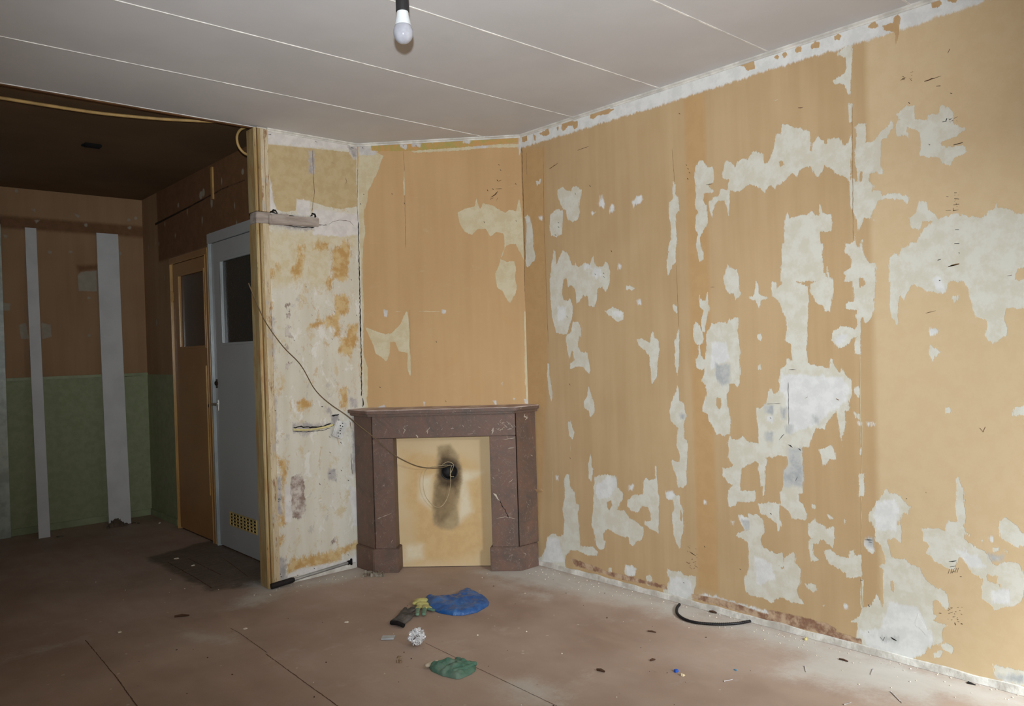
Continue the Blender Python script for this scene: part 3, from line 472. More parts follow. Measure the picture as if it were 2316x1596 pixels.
# ------------------------------------------------------------------ back room walls
m_wB = layered('old_brown_and_green_wall', ((158, 126, 94), (143, 112, 82)), [
  ('grn', (146, 150, 118), (136, 142, 108), .004, .0012, .3), ('brn', (112, 80, 54), (120, 86, 60), .03, .02, 0), ('white', (158, 148, 130), (150, 140, 124), .03, .006, .2), ('drk', (44, 34, 26), (36, 28, 22), .012, .003, -.5)], rough=.75)
Z2 = (0, 500, 1.8774); Z1 = (0, 0, 2.574)
grn_b = lambda L: L.add([(1.0, -.1), (2.4, -.1), (2.4, 1.247), (1.0, 1.240)])
def wb_white(L):
    polys([Z2+("330,230 345,215 410,210 412,298 335,296",), Z2+("80,440 110,430 125,500 90,500",), Z2+("175,430 215,440 220,490 180,500",), Z2+("620,500 650,490 652,560 640,570",), Z2+("10,345 45,350 40,380 15,380",), Z1+("180,1215 205,1215 205,1240",), Z1+("200,1280 235,1280 210,1300",), Z1+("425,1240 465,1255 455,1268",), Z2+("10,55 35,60 25,75",)], uvB)(L)
    for p in ((213,130),(300,130),(378,485),(510,365),(645,738),(680,745),(655,780),(668,826),(378,325),(510,135),(548,28),(365,15),(630,115)): u, v = uvB(p[0]/1.8774, 500+p[1]/1.8774); L.dot(u, v, .012, .010)
    for p in ((500,1310),(750,1280),(790,1270),(755,1325),(290,1468),(95,1110),(870,1430),(700,1475)): u, v = uvB(p[0]/2.574, p[1]/2.574); L.dot(u, v, .012, .014)
wB = grid_wall('wall_far', (0, YB, 0), (1, 0, 0), (0, -1, 0), 1.0, 2.35, 0, ZB, .01, .12, [m_wB, m_dark, m_pale],
  {'grn': grn_b, 'brn': lambda L: (L.add([(1.0, 2.46), (2.4, 2.46), (2.4, 2.56), (1.0, 2.56)]), polys([Z2+("325,188 415,185 415,205 335,215",)], uvB)(L)), 'white': wb_white, 'drk': polys([Z2+("380,656 430,652 430,662 400,664",), Z2+("520,650 625,648 600,655 530,660",)], uvB)})  # second brown outline: shadow mark of a shelf, painted into the wall colour
def wd_white(L):
    for x, y, a, b in ((1170,1135,.035,.05),(1232,1175,.02,.07),(1177,1280,.012,.05),(1378,1305,.012,.04),(1220,1375,.02,.04),(1038,1195,.018,.03),(1365,1195,.008,.04),(1090,1230,.01,.04),(1020,1370,.01,.03),(960,1305,.01,.03),(1412,1000,.02,.03),(1290,1055,.01,.04),(905,1400,.012,.05),(925,1420,.01,.03),(1185,1120,.025,.05),(865,1440,.01,.03)):
        u, v = uvD(x/2.574, y/2.574); L.dot(u, v, a, b*.6)
    for x, y, a, b in ((665,430,.02,.03),(700,240,.01,.03),(695,1100,.02,.04),(680,745,.01,.03),(665,780,.01,.02)):
        u, v = uvD(x/1.8774, 500+y/1.8774); L.dot(u, v, a, b)
wD = grid_wall('wall_side', (XD, 0, 0), (0, 1, 0), (-1, 0, 0), 4.50, 7.3, 0, ZB, .01, .12, [m_wB, m_dark, m_pale],
  {'grn': lambda L: L.add([(6.5, -.1), (7.4, -.1), (7.4, 1.245), (6.5, 1.245)]), 'brn': lambda L: L.add([(4.4, 2.2), (6.9, 2.2), (6.9, 2.9), (4.4, 2.9)]), 'white': wd_white, 'drk': polys([Z1+("900,1300 1100,1200 1290,1098 1425,1043 1425,1050 1290,1106 1100,1210 905,1312",)], uvD)})
bm = bmesh.new()   # timber lath left on the wall over the doors
bx(bm, (XD-.012, 5.640, 2.53), (XD, 5.672, 2.765))
o = bmobj('trim_9', bm, simple('bare_lath', (170, 132, 78))); o['kind'] = 'structure'
# ------------------------------------------------------------------ floor
def soft_poly(L, pts): L.add(pts)
m_fl = NT('hardboard_floor'); t = m_fl
v = t.coord(); vs = t.coord((1, .35, 1)); big = t.ss(t.noise(1.3, v, 4), .3, .7); mid = t.noise(9, vs, 5, .6); finef = t.noise(60, v, 4, .7)
col = t.mix(big, lin((178, 157, 143)), lin((150, 126, 111)))
col = t.mix(t.ss(mid, .35, .75, 0, .6), col, lin((172, 149, 132)))
jag = t.math('SUBTRACT', t.noise(6, v, 5, .7), .5); jf = t.math('SUBTRACT', finef, .5)
bd = t.ss(t.math('ADD', t.attr('board'), t.math('MULTIPLY', jag, .15)), -.03, .03)
col = t.mix(bd, col, t.mix(t.ss(t.noise(12, t.coord((.5, 6, 1)), 4), .3, .7), lin((124, 108, 94)), lin((104, 91, 79))))
dsv = t.math('ADD', t.math('ADD', t.attr('dust'), t.math('MULTIPLY', jag, .30)), t.math('MULTIPLY', jf, .10))
ds = t.ss(dsv, -.07, .14, 0, .9)
col = t.mix(ds, col, t.mix(mid, lin((205, 200, 192)), lin((178, 170, 160))))
pw = t.ss(t.noise(3.1, t.coord((1, 1.4, 1)), 5, .75), .56, .80, 0, .45); col = t.mix(pw, col, lin((196, 184, 174)))
dk = t.ss(t.noise(26, t.coord((1, 1, 1)), 3, .6), .70, .76, 0, .35); col = t.mix(dk, col, lin((96, 66, 50)))
sp = t.n('ShaderNodeTexVoronoi'); sp.inputs['Scale'].default_value = 7; t.t.links.new(v, sp.inputs['Vector'])
spm = t.ss(t.math('ADD', sp.outputs['Distance'], t.math('MULTIPLY', jf, .12)), .035, .055, .55, 0); col = t.mix(spm, col, lin((210, 200, 188)))
t.bump(t.math('ADD', t.math('MULTIPLY', finef, .3), t.math('MULTIPLY', ds, .5)), .35, .002)
m_fl = t.out(col, t.ss(mid, .3, .7, .5, .75), .3)
m_fseam = simple('board_joint', (104, 76, 58), rough=.95, bump=0)
FX = lambda s, ox=0, oy=0, sc=1: [tuple(onz(ox+x/sc, oy+y/sc)[:2]) for x, y in parse(s)]
def f_dust(L):
    L.add([(3.30, .2), (3.42, .2), (3.42, 3.7), (3.0, 3.75), (3.02, 3.5), (3.14, 2.6), (3.18, 2.0), (3.12, 1.5), (3.16, 1.0)])
    L.add([(2.9, 1.7), (3.4, 1.75), (3.4, 1.1), (3.05, 1.1)]); L.add([(2.6, 4.42), (2.05, 4.42), (2.03, 4.28), (2.3, 4.2), (2.56, 4.2)])
    L.add([(1.85, 4.42), (2.0, 4.3), (1.9, 4.15), (1.7, 4.2), (1.75, 4.4)])
    for s in ("1090,1290 1120,1310 1180,1330 1250,1345 1240,1355 1130,1330", "560,1320 700,1300 720,1310 620,1345 560,1350", "1120,1540 1200,1530 1290,1550 1280,1596 1180,1596 1120,1560", "0,1490 187,1440 187,1448 0,1500", "420,1430 520,1440 520,1452 420,1442"): L.add(FX(s))
def f_board(L): L.add([(1.68, 5.75), (2.2, 5.9), (2.2, 4.56), (1.98, 4.50), (1.70, 4.62)])
def f_marks(bm):
    N = (0, 0, 1)
    def ln(s, w, jag=.3): ribbon(bm, [onz(x, y) for x, y in parse(s)], N, w, 1, .0006, jag)
    ln("193,1447 262,1530 320,1610", .004); ln("601,1478 690,1543 790,1615", .004); ln("520,1420 540,1430 605,1476", .003); ln("961,1453 1085,1513 1259,1596 1300,1616", .0025)
    ln("377,1270 440,1305 480,1330", .006); ln("425,1262 470,1285 500,1300", .006); ln("505,1262 560,1303 588,1300", .005); ln("460,1250 540,1247", .004); ln("395,1395 430,1392", .006)
    ribbon(bm, [(2.2, 4.95, 0), (2.2, 6.5, 0)], N, .03, 1, .0006, .1)
# reuse of the wall grid for the floor: lay out in x, y
def grid_floor():
    step = .02; xs = np.arange(-1.2, 3.5001, step); ys = np.arange(-1.5, 7.42, step); X, Y = np.meshgrid(xs, ys); U, V = X.ravel(), Y.ravel()
    idx = np.arange(U.size).reshape(X.shape); q = np.stack([idx[:-1, :-1], idx[:-1, 1:], idx[1:, 1:], idx[1:, :-1]], -1).reshape(-1, 4)
    verts = np.stack([U, V, 0*U], 1).tolist(); faces = q.tolist(); mi = [0]*len(faces); b = len(verts)
    x0, x1, y0, y1 = xs[0], xs[-1], ys[0], ys[-1]
    verts += [(x0, y0, -.002), (x1, y0, -.002), (x1, y1, -.002), (x0, y1, -.002), (x0, y0, -.1), (x1, y0, -.1), (x1, y1, -.1), (x0, y1, -.1)]
    for f in ((7, 6, 5, 4), (0, 1, 5, 4), (1, 2, 6, 5), (2, 3, 7, 6), (3, 0, 4, 7)): faces.append([b+i for i in f]); mi.append(0)
    bm = bmesh.new(); f_marks(bm); bm.verts.index_update(); bb = len(verts); verts += [tuple(v.co) for v in bm.verts]; ex = 8+len(bm.verts)
    for f in bm.faces: faces.append([bb+v.index for v in f.verts]); mi.append(f.material_index)
    bm.free(); me = bpy.data.meshes.new('floor'); me.from_pydata(verts, [], faces); me.polygons.foreach_set('material_index', mi)
    for ln, fn in (('dust', f_dust), ('board', f_board)):
        L = Layer(U, V, .25); fn(L); at = me.attributes.new(ln, 'FLOAT', 'POINT'); at.data.foreach_set('value', np.concatenate([L.a, np.full(ex, -.25)]).astype(np.float32))
    o = link('floor', me, [m_fl, m_fseam]); o['kind'] = 'structure'
grid_floor()
# ------------------------------------------------------------------ ceilings
m_ceil = simple('white_ceiling_board', (209, 207, 208), (203, 201, 202), rough=.85, sc=2, bsc=140, bump=.06)
m_strip = simple('white_joint_strip', (238, 234, 228), rough=.6, bump=0)
m_bceil = simple('nicotine_brown_ceiling', (112, 88, 62), (100, 78, 54), rough=.7, sc=1.5, bump=.05)
bm = bmesh.new(); bx(bm, (-1.2, -1.5, ZC), (3.55, 4.45, ZC+.04))
for k in range(-1, 9):
    y = 3.80-.636*k
    if y > -1.4: bx(bm, (-1.1, y-.0035, ZC-.003), (3.39, y+.0035, ZC+.001), 1)
o = bmobj('ceiling', bm, [m_ceil, m_strip]); o['kind'] = 'structure'
bm = bmesh.new(); bx(bm, (-1.2, 4.45, ZB), (2.4, 7.42, ZB+.05)); o = bmobj('ceiling_back', bm, m_bceil); o['kind'] = 'structure'
m_oldwood = simple('old_brown_timber', (118, 80, 46), (92, 60, 34), rough=.7, sc=6, stretch=(1, 8, 8))
bm = bmesh.new(); bx(bm, (-1.2, 4.452, ZC-.004), (2.0, 4.474, ZB), bev=.002); bx(bm, (-1.2, 4.476, ZC+.012), (2.0, 4.50, ZB), bev=.002)
o = bmobj('trim_1', bm, m_oldwood); o['kind'] = 'structure'
# coving beads round the front ceiling
m_bead = simple('coving_white', (226, 222, 214), rough=.6, bump=.05)
def bead(name, a, b, n):
    bm = bmesh.new(); a, b, n = Vector(a), Vector(b), Vector(n)
    prof = [(0, 0), (.015, 0), (.015, -.005), (.011, -.008), (.006, -.010), (.004, -.013), (.004, -.017), (0, -.018)]
    L = [[bm.verts.new(p+n*u+Vector((0, 0, ZC+w))) for u, w in prof] for p in (a, b)]
    for i in range(len(prof)): j = (i+1) % len(prof); bm.faces.new([L[0][i], L[0][j], L[1][j], L[1][i]])
    bm.faces.new(L[0][::-1]); bm.faces.new(L[1]); o = bmobj(name, bm, m_bead); o['kind'] = 'structure'
bead('trim_2', (XR, -1.4, 0), (XR, 3.66, 0), (-1, 0, 0)); bead('trim_3', (2.667, YL, 0), (3.397, 3.634, 0), (-CN[0], -CN[1], 0)); bead('trim_4', (2.05, YL, 0), (2.672, YL, 0), (0, -1, 0))
# ------------------------------------------------------------------ the unseen rest of the rooms (closes the space, carries the window)
m_pl = simple('plain_old_plaster', (176, 158, 128), (160, 140, 108), rough=.9, sc=3)
def sbox(name, a, b, m=m_pl):
    bm = bmesh.new(); bx(bm, a, b); o = bmobj(name, bm, m); o['kind'] = 'structure'; return o
sbox('wall_left', (-1.2, -1.5, 0), (-1.05, 4.45, ZC)); sbox('wall_right_front', (XR, -1.5, 0), (XR+.15, .55, ZC), simple('front_tan_wall', (208, 181, 141), (206, 178, 137), rough=.85, sc=3))
sbox('wall_left_rear', (-1.2, 4.45, 0), (-1.05, 7.42, ZB)); sbox('wall_far_left', (-1.2, YB, 0), (.9, YB+.12, ZB))
bm = bmesh.new()
for a, b in (((-1.05, -1.5, 0), (1.8, -1.38, ZC)), ((3.3, -1.5, 0), (3.4, -1.38, ZC)), ((1.8, -1.5, 0), (3.3, -1.38, .75)), ((1.8, -1.5, 2.5), (3.3, -1.38, ZC))): bx(bm, a, b)
o = bmobj('wall_front', bm, m_pl); o['kind'] = 'structure'
bm = bmesh.new()
for a, b in (((1.8, -1.48, .75), (1.87, -1.40, 2.5)), ((3.23, -1.48, .75), (3.3, -1.40, 2.5)), ((1.8, -1.48, .75), (3.3, -1.40, .82)), ((1.8, -1.48, 2.43), (3.3, -1.40, 2.5)), ((2.52, -1.47, .8), (2.58, -1.41, 2.45))): bx(bm, a, b, bev=.004)
o = bmobj('window_1', bm, m_strip); o['kind'] = 'structure'
# ------------------------------------------------------------------ skirting remains
def rough_strip(name, P0, P1, n, h, th, m, seed=0, step=.02, hv=.008):
    bm = bmesh.new(); P0, P1, n = Vector(P0), Vector(P1), Vector(n).normalized(); k = int((P1-P0).length/step); R = []
    for i in range(k+1):
        p = P0.lerp(P1, i/k); hh = h+mnoise.noise((i*.17, seed, 0))*hv*2; tt = th+mnoise.noise((i*.23, seed, 5))*.004
        R.append([bm.verts.new(p+n*u+Vector((0, 0, z))) for u, z in ((.0005, .001), (tt+.004, .001), (tt, hh*.6), (tt-.003, hh), (.0005, hh+.002))])
    for a, b in zip(R, R[1:]):
        for j in range(5): bm.faces.new([a[j], a[(j+1) % 5], b[(j+1) % 5], b[j]])
    bm.faces.new(R[0]); bm.faces.new(R[-1][::-1]); o = bmobj(name, bm, m, smooth=False); o['kind'] = 'structure'; return o
m_rp = simple('rough_white_plaster', (214, 209, 200), (182, 174, 164), rough=.95, sc=14, bump=.6, bsc=50, bd=.004)
rough_strip('baseboard_right', (XR, .55, 0), (XR, 3.60, 0), (-1, 0, 0), .028, .010, m_rp, hv=.004)
rough_strip('baseboard_back', (2.06, YL, 0), (2.56, YL, 0), (0, -1, 0), .030, .012, m_rp, 3)
m_gbb = simple('pale_green_gloss', (150, 158, 122), rough=.4, sc=5)
bm = bmesh.new(); bx(bm, (1.13, YB-.014, 0), (XD+.02, YB, .055), bev=.003); bx(bm, (1.13, YB-.02, 1.238), (XD+.0, YB, 1.262), bev=.004); o = bmobj('baseboard_far', bm, m_gbb); o['kind'] = 'structure'
bm = bmesh.new(); bx(bm, (XD-.014, 6.62, 0), (XD, YB, .055), bev=.003); o = bmobj('baseboard_side', bm, m_gbb); o['kind'] = 'structure'
# ------------------------------------------------------------------ jamb mouldings of the removed sliding doors
t = NT('layered_cream_paint'); v = t.coord((1, 1, .15)); ns = t.noise(60, v, 4, .7); n2 = t.noise(14, v, 4, .7)
col = t.mix(t.ss(n2, .35, .65), lin((184, 164, 120)), lin((158, 130, 84))); col = t.mix(t.ss(t.noise(26, v, 4, .7), .52, .64, 0, .7), col, lin((168, 120, 70))); col = t.mix(t.ss(ns, .62, .7, 0, .8), col, lin((92, 52, 32)))
t.bump(ns, .5, .001); m_jamb = t.out(col, .42, .5)
m_jdark = simple('jamb_groove', (92, 66, 40), (120, 90, 54), rough=.6, stretch=(1, 1, .2))
t = NT('scraped_board'); v = t.coord((1, 1, .2)); n2 = t.noise(20, v, 4, .7)
col = t.mix(t.ss(n2, .35, .65), lin((206, 192, 164)), lin((186, 166, 134))); col = t.mix(t.ss(t.noise(34, v, 5, .8), .54, .62, 0, .8), col, lin((132, 86, 54))); col = t.mix(t.ss(t.noise(9, t.coord(), 4), .6, .7, 0, .7), col, lin((176, 170, 162)))
t.bump(n2, .4, .001); m_jboard = t.out(col, .75, .3)
def jamb(name, z0, z1, x0=1.962):
    bm = bmesh.new()
    bx(bm, (x0+.004, 4.405, z0), (2.035, 4.50, z1), 1)                       # core
    bx(bm, (x0, 4.412, z0), (x0+.010, 4.505, z1), 0, .002)
    bx(bm, (x0-.004, 4.394, z0), (x0+.013, 4.41, z1), 0, .004); bx(bm, (x0+.022, 4.394, z0), (x0+.034, 4.41, z1), 0, .004)
    bx(bm, (x0+.036, 4.398, z0), (x0+(.076 if z0 < 1 else .062), 4.42, z1), 2, .002)
    if z0 > 1: bx(bm, (x0+.064, 4.404, z0), (x0+.090, 4.421, z1), 2, .002)
    o = bmobj(name, bm, [m_jamb, m_jdark, m_jboard]); o['kind'] = 'structure'
jamb('trim_5', 2.235, 2.728); jamb('trim_6', 0, 2.165)
m_lil = simple('dusty_plaster', (172, 160, 150), (146, 132, 122), rough=.95, sc=16, stretch=(.4, 1, 2), bump=.5)
bm = bmesh.new(); obox(bm, (2.205, 4.408, 2.197), (.165, 0, .006), (0, .010, 0), (0, 0, .028), 0, .004); obox(bm, (2.11, 4.406, 2.205), (.06, 0, .006), (0, .012, 0), (0, 0, .024), 0, .006); bx(bm, (1.966, 4.412, 2.165), (2.06, 4.50, 2.235), 0, .004)
o = bmobj('trim_7', bm, m_lil); o['kind'] = 'structure'
# ------------------------------------------------------------------ doors in the back room
m_tand = simple('tan_gloss_paint', (160, 118, 72), (150, 108, 64), rough=.42, spec=.5, sc=2.5, bump=.08, bsc=25)
m_tanf = simple('tan_gloss_frame', (186, 148, 90), (170, 132, 78), rough=.22, spec=.6, sc=4, bump=.2, bsc=20)
m_greyd = simple('grey_gloss_paint', (166, 168, 168), (160, 162, 162), rough=.3, spec=.5, sc=2, bump=.05, bsc=25)
m_greyf = simple('grey_gloss_frame', (168, 173, 172), rough=.25, spec=.6, sc=3, bump=.15, bsc=20)
m_chrome = NT('chrome').out(lin((190, 186, 178)), .25, .5, 1)
m_slot = simple('dark_void', (14, 12, 10), rough=.9, bump=0)
t = NT('rippled_glass'); t.bump(t.noise(70, t.coord((1, 1, 1)), 2), .6, .003); t.b.inputs['Transmission Weight'].default_value = .0
m_glass = t.out(lin((30, 32, 30)), .12, .5)
m_glass2 = NT('brown_glass').out(lin((66, 46, 28)), .25, .4)
def sub(o, panel): o.parent = panel; return o      # panel sits at its door's own origin, so meshes need no shift
def door(name, y0, y1, zt, fw, ft, leafm, framem, glassm, g, hinge_side, label_frame):
    d = empty(name, (XD, (y0+y1)/2, 0), kind='structure'); x = XD
    bm = bmesh.new()
    bx(bm, (x-.030, y1-fw, 0), (x+.005, y1, zt-ft), 0, .003); bx(bm, (x-.030, y0, 0), (x+.005, y0+fw, zt-ft), 1, .003); bx(bm, (x-.030, y0, zt-ft), (x+.005, y1, zt), 1, .003)  # left jamb lighter for its gloss highlight, right jamb and header darker, by material
    bx(bm, (x-.040, y1-fw+.002, 0), (x-.028, y1-fw+.016, zt-ft), 0, .004); bx(bm, (x-.034, y0+fw-.012, 0), (x-.028, y0+fw-.002, zt-ft), 1, .002)
    bmobj('door_frame', bm, [framem, leafm], d)
    ly0, ly1 = y0+fw+.002, y1-fw-.002; bm = bmesh.new(); lx0, lx1 = x-.022, x+.004; gy0, gy1, gz0, gz1 = g
    bx(bm, (lx0, ly0, .012), (lx1, ly1, gz0), 0, .002); bx(bm, (lx0, ly0, gz1), (lx1, ly1, zt-ft-.004), 0, .002); bx(bm, (lx0, ly0, gz0), (lx1, gy0, gz1), 0); bx(bm, (lx0, gy1, gz0), (lx1, ly1, gz1), 0)
    pn = bmobj('door_panel', bm, leafm, d)
    bm = bmesh.new()
    for i_, (a, b) in enumerate((((gy0-.018, gz0-.018), (gy1+.018, gz0)), ((gy0-.018, gz1), (gy1+.018, gz1+.018)), ((gy0-.018, gz0), (gy0, gz1)), ((gy1, gz0), (gy1+.018, gz1)))): bx(bm, (lx0-(.010 if i_ == 3 else .005), a[0], a[1]), (lx0+.001, b[0], b[1]), 0 if i_ == 3 else 1, .002)  # left bead lighter too, its highlight put in by material
    sub(bmobj('glazing_bead', bm, [framem, leafm], d), pn)
    bm = bmesh.new(); bx(bm, (x-.012, gy0, gz0), (x-.006, gy1, gz1)); sub(bmobj('glass_pane', bm, glassm, d), pn)
    for z in (.28, 1.88):
        bm = bmesh.new(); hy = ly1+.004 if hinge_side > 0 else ly0-.004; lathe(bm, [(.007, -.045), (.008, -.04), (.008, .04), (.007, .045)], (lx0-.008, hy, z), seg=10); bx(bm, (lx0-.006, hy-.018, z-.035), (lx0-.002, hy+.018, z+.035)); bmobj('hinge', bm, framem, d)
    return d, lx0, pn
d1, lx, pn1 = door('door_1', 5.74, 6.56, 2.19, .05, .05, m_tand, m_tanf, m_glass2, (5.845, 6.35, 1.47, 2.03), 1, 'tan')
bm = bmesh.new(); bx(bm, (lx-.008, 5.83, .35), (lx+.001, 5.84, 1.32), 0, .002); sub(bmobj('light_slit', bm, m_tanf, d1), pn1)  # pale strip painted in for a slit of light at the door edge
bm = bmesh.new(); lathe(bm, [(.013, 0), (.013, .004)], (lx+.001, 5.815, 1.02), (-1, 0, 0), 12); sub(bmobj('keyhole', bm, m_slot, d1), pn1)
d2, lx, pn2 = door('door_2', 4.80, 5.735, 2.285, .055, .075, m_greyd, m_greyf, m_glass, (4.98, 5.495, 1.48, 2.06), -1, 'grey')
bm = bmesh.new(); bx(bm, (lx-.004, 5.628, .99), (lx+.001, 5.662, 1.07), 0, .0015); lathe(bm, [(.009, 0), (.009, .045)], (lx-.002, 5.645, 1.04), (-1, 0, 0), 12)
tube(bm, [(lx-.044, 5.645, 1.04), (lx-.048, 5.62, 1.041), (lx-.048, 5.57, 1.041), (lx-.046, 5.535, 1.038)], .0075, 10); sub(bmobj('door_handle', bm, m_chrome, d2), pn2)
bm = bmesh.new(); lathe(bm, [(.017, 0), (.017, .012), (.012, .016)], (lx, 5.642, 1.19), (-1, 0, 0), 14); bx(bm, (lx-.006, 5.63, 1.155), (lx, 5.655, 1.22), 0, .002); sub(bmobj('lock_plate', bm, simple('dark_bronze', (64, 46, 34), rough=.4, metal=.6), d2), pn2)
m_brass = simple('yellowed_brass', (196, 170, 110), rough=.45, spec=.5, bump=.1)
bm = bmesh.new(); gy0, gy1, gz0, gz1 = 5.03, 5.475, .185, .275
bx(bm, (lx-.001, gy0, gz0), (lx+.001, gy1, gz1), 1)
for r in range(5): z = gz0+r*(gz1-gz0)/4; bx(bm, (lx-.006, gy0, z-.005), (lx-.001, gy1, z+.005), 0, .001)
for c in range(9): y = gy0+c*(gy1-gy0)/8; bx(bm, (lx-.007, y-.006, gz0-.005), (lx-.001, y+.006, gz1+.005), 0, .001)
sub(bmobj('vent_grille', bm, [m_brass, m_slot], d2), pn2)
# casing of a third door at the left end of the far wall
d3 = empty('door_3', (1.0, YB, 0), kind='structure'); m_gw = simple('pale_green_white_gloss', (176, 184, 172), rough=.2, spec=.6, bump=.3, bsc=18)
bm = bmesh.new(); bx(bm, (1.035, YB-.05, 0), (1.125, YB+.1, 2.56), 0, .004); bx(bm, (1.02, YB-.03, 0), (1.04, YB+.1, 2.52), 0, .003); bx(bm, (.1, YB-.05, 2.48), (1.125, YB+.1, 2.56), 0, .004); bmobj('door_frame', bm, m_gw, d3)
bm = bmesh.new(); bx(bm, (.1, YB-.01, .01), (1.02, YB+.03, 2.48), 0, .002); bmobj('door_panel', bm, m_greyd, d3)
# ------------------------------------------------------------------ fireplace
t = NT('red_brown_marble'); v = t.coord(); wv = t.noise(7, v, 6, .7, 1.5)
col = t.mix(t.ss(wv, .35, .65), lin((100, 81, 71)), lin((110, 82, 69))); col = t.mix(t.ss(t.noise(5, v, 5, .7, 1), .45, .7, 0, .8), col, lin((84, 72, 65)))
vein = t.math('ABSOLUTE', t.math('SUBTRACT', t.noise(5, v, 5, .6, 3.0), .5)); col = t.mix(t.ss(vein, 0, .007, .18, 0), col, lin((176, 150, 138)))
col = t.mix(t.ss(t.noise(34, t.coord((1, 1, .7)), 6, .8, .6), .56, .72, 0, .42), col, lin((160, 142, 132)))
scr = t.math('MULTIPLY', t.ss(t.noise(15, t.coord((1, 1, 1)), 6, .85, 2.5), .61, .66), t.ss(t.noise(3.5, v, 3), .48, .64)); col = t.mix(t.math('MULTIPLY', scr, .6), col, lin((206, 194, 180)))
t.bump(t.noise(40, v, 4), .25, .001); m_marb = t.out(col, .55, .35)
m_dust = simple('dusty_marble_top', (196, 178, 170), (160, 136, 126), rough=.8, sc=12, stretch=(1, 1, 1))
fp = empty('fireplace_mantel', (2.93, 3.86, 0), 'red brown marble fireplace surround with dusty shelf across the room corner', 'fireplace')
PL1, PL2, PR1, PR2 = (2.578, 4.212), (2.676, 4.114), (3.103, 3.687), (3.222, 3.568)
def sh(p, k): return (p[0]+k, p[1]+k)
w_ = .1175
def part(name, pts, z0, z1, m=m_marb, bev=.003):
    bm = bmesh.new(); prism(bm, pts, z0, z1, 0, bev); return bmobj(name, bm, m, fp)
part('side_panel', [PL1, (PL1[0]+.006, PL1[1]+.001), (PL1[0]+.05, PL1[1]+.045), (2.62, YL-.006), (2.578, YL-.006)], .15, .98)
part('side_panel', [PR2, (XR-.006, 3.568), (XR-.006, 3.615), (3.27, 3.615)], .15, .98)
part('pilaster', [(PL1[0]+.007, PL1[1]-.007), PL2, sh(PL2, .083), sh(PL2, w_), (PL1[0]+.05, PL1[1]+.05)], .15, .838)
part('pilaster', [PR1, (PR2[0]-.004, PR2[1]+.004), sh(PR2, .05), sh(PR1, w_)], .15, .838)
part('frieze', [(PL1[0]+.007, PL1[1]-.007), (PR2[0]-.004, PR2[1]+.004), sh(PR2, .05), sh(PL1, .05)], .840, .98)
def scratch(obj_, rows, n=(-1, -1, 0), d=None, ax=(1, 1, 0)):
    """white scrapes / dark cracks as slivers added to a part's own mesh"""
    bm = bmesh.new(); bm.from_mesh(obj_.data)
    for s_, w, mi in rows: ribbon(bm, [Vector(hit(M[0]+x/M[2], M[1]+y/M[2], ax, d))-Vector(fp.location) for x, y in parse(s_)], n, w, mi, .0006, .6)
    bm.to_mesh(obj_.data); bm.free(); obj_.data.materials.append(m_scr_w); obj_.data.materials.append(m_dark)
m_scr_w = simple('scratched_white', (190, 176, 160), rough=.9, bump=0)
PP = {(o.name.split('.')[0], i): o for i, o in enumerate(fp.children)}
SP = [o for o in fp.children if o.name.startswith('side_panel')]; PI = [o for o in fp.children if o.name.startswith('pilaster')]; FZ = [o for o in fp.children if o.name.startswith('frieze')][0]
DF = PL2[0]+PL2[1]
fr = [("922,642 916,660 928,668 914,688", .005, 1), ("925,650 938,640", .003, 1), ("1040,682 1052,668 1048,690", .006, 1), ("1050,670 1062,652", .003, 1), ("985,695 998,712", .008, 1), ("1178,660 1195,664", .006, 1), ("1188,650 1184,668", .003, 1), ("1100,625 1106,635", .005, 1), ("1405,690 1415,660 1408,675", .008, 1), ("760,640 764,636", .004, 1), ("1245,640 1250,652", .004, 1), ("1330,650 1345,656", .003, 1), ("1270,690 1300,688", .004, 1), ("1130,660 1128,668", .004, 1)]
for k in range(26):
    x, y = random.uniform(1425, 1532), random.uniform(622, 668); a = random.uniform(-1.2, 1.2); l_ = random.uniform(6, 24); fr.append((f"{x:.0f},{y:.0f} {x+l_*math.cos(a):.0f},{y+l_*math.sin(a):.0f}", random.uniform(.002, .005), 1))
for k in range(40):
    x, y = random.uniform(740, 1530), random.uniform(600, 700); a = random.uniform(0, 6.28); l_ = random.uniform(2, 9); fr.append((f"{x:.0f},{y:.0f} {x+l_*math.cos(a):.0f},{y+l_*math.sin(a):.0f}", random.uniform(.001, .0022), 1))
scratch(FZ, fr, d=DF)
pr = [("1415,1020 1450,1058", .008, 1), ("1450,1058 1462,1090 1480,1112 1500,1160", .004, 2), ("1412,930 1420,942", .006, 1), ("1470,720 1535,712", .003, 1), ("1495,770 1530,768", .003, 1), ("1440,880 1446,900", .003, 1), ("1430,1160 1480,1150 1535,1160", .002, 1), ("1500,960 1525,940", .002, 1)]
for k in range(46):
    x, y = random.uniform(1418, 1538), random.uniform(730, 1320); a = random.uniform(0, 6.28); l_ = random.uniform(2, 12); pr.append((f"{x:.0f},{y:.0f} {x+l_*math.cos(a):.0f},{y+l_*math.sin(a):.0f}", random.uniform(.001, .0025), 1))
scratch(PI[1], pr, d=DF)
pl_ = [("770,1160 850,1130", .0025, 1), ("845,1290 856,1278", .005, 1)]
for k in range(46):
    x, y = random.uniform(745, 850), random.uniform(730, 1320); a = random.uniform(0, 6.28); l_ = random.uniform(2, 9); pl_.append((f"{x:.0f},{y:.0f} {x+l_*math.cos(a):.0f},{y+l_*math.sin(a):.0f}", random.uniform(.001, .0022), 1))
scratch(PI[0], pl_, d=DF)
sr = [("1590,580 1585,595 1600,600 1590,612", .006, 1), ("1600,585 1604,605", .004, 1), ("1622,805 1630,815", .007, 1)]
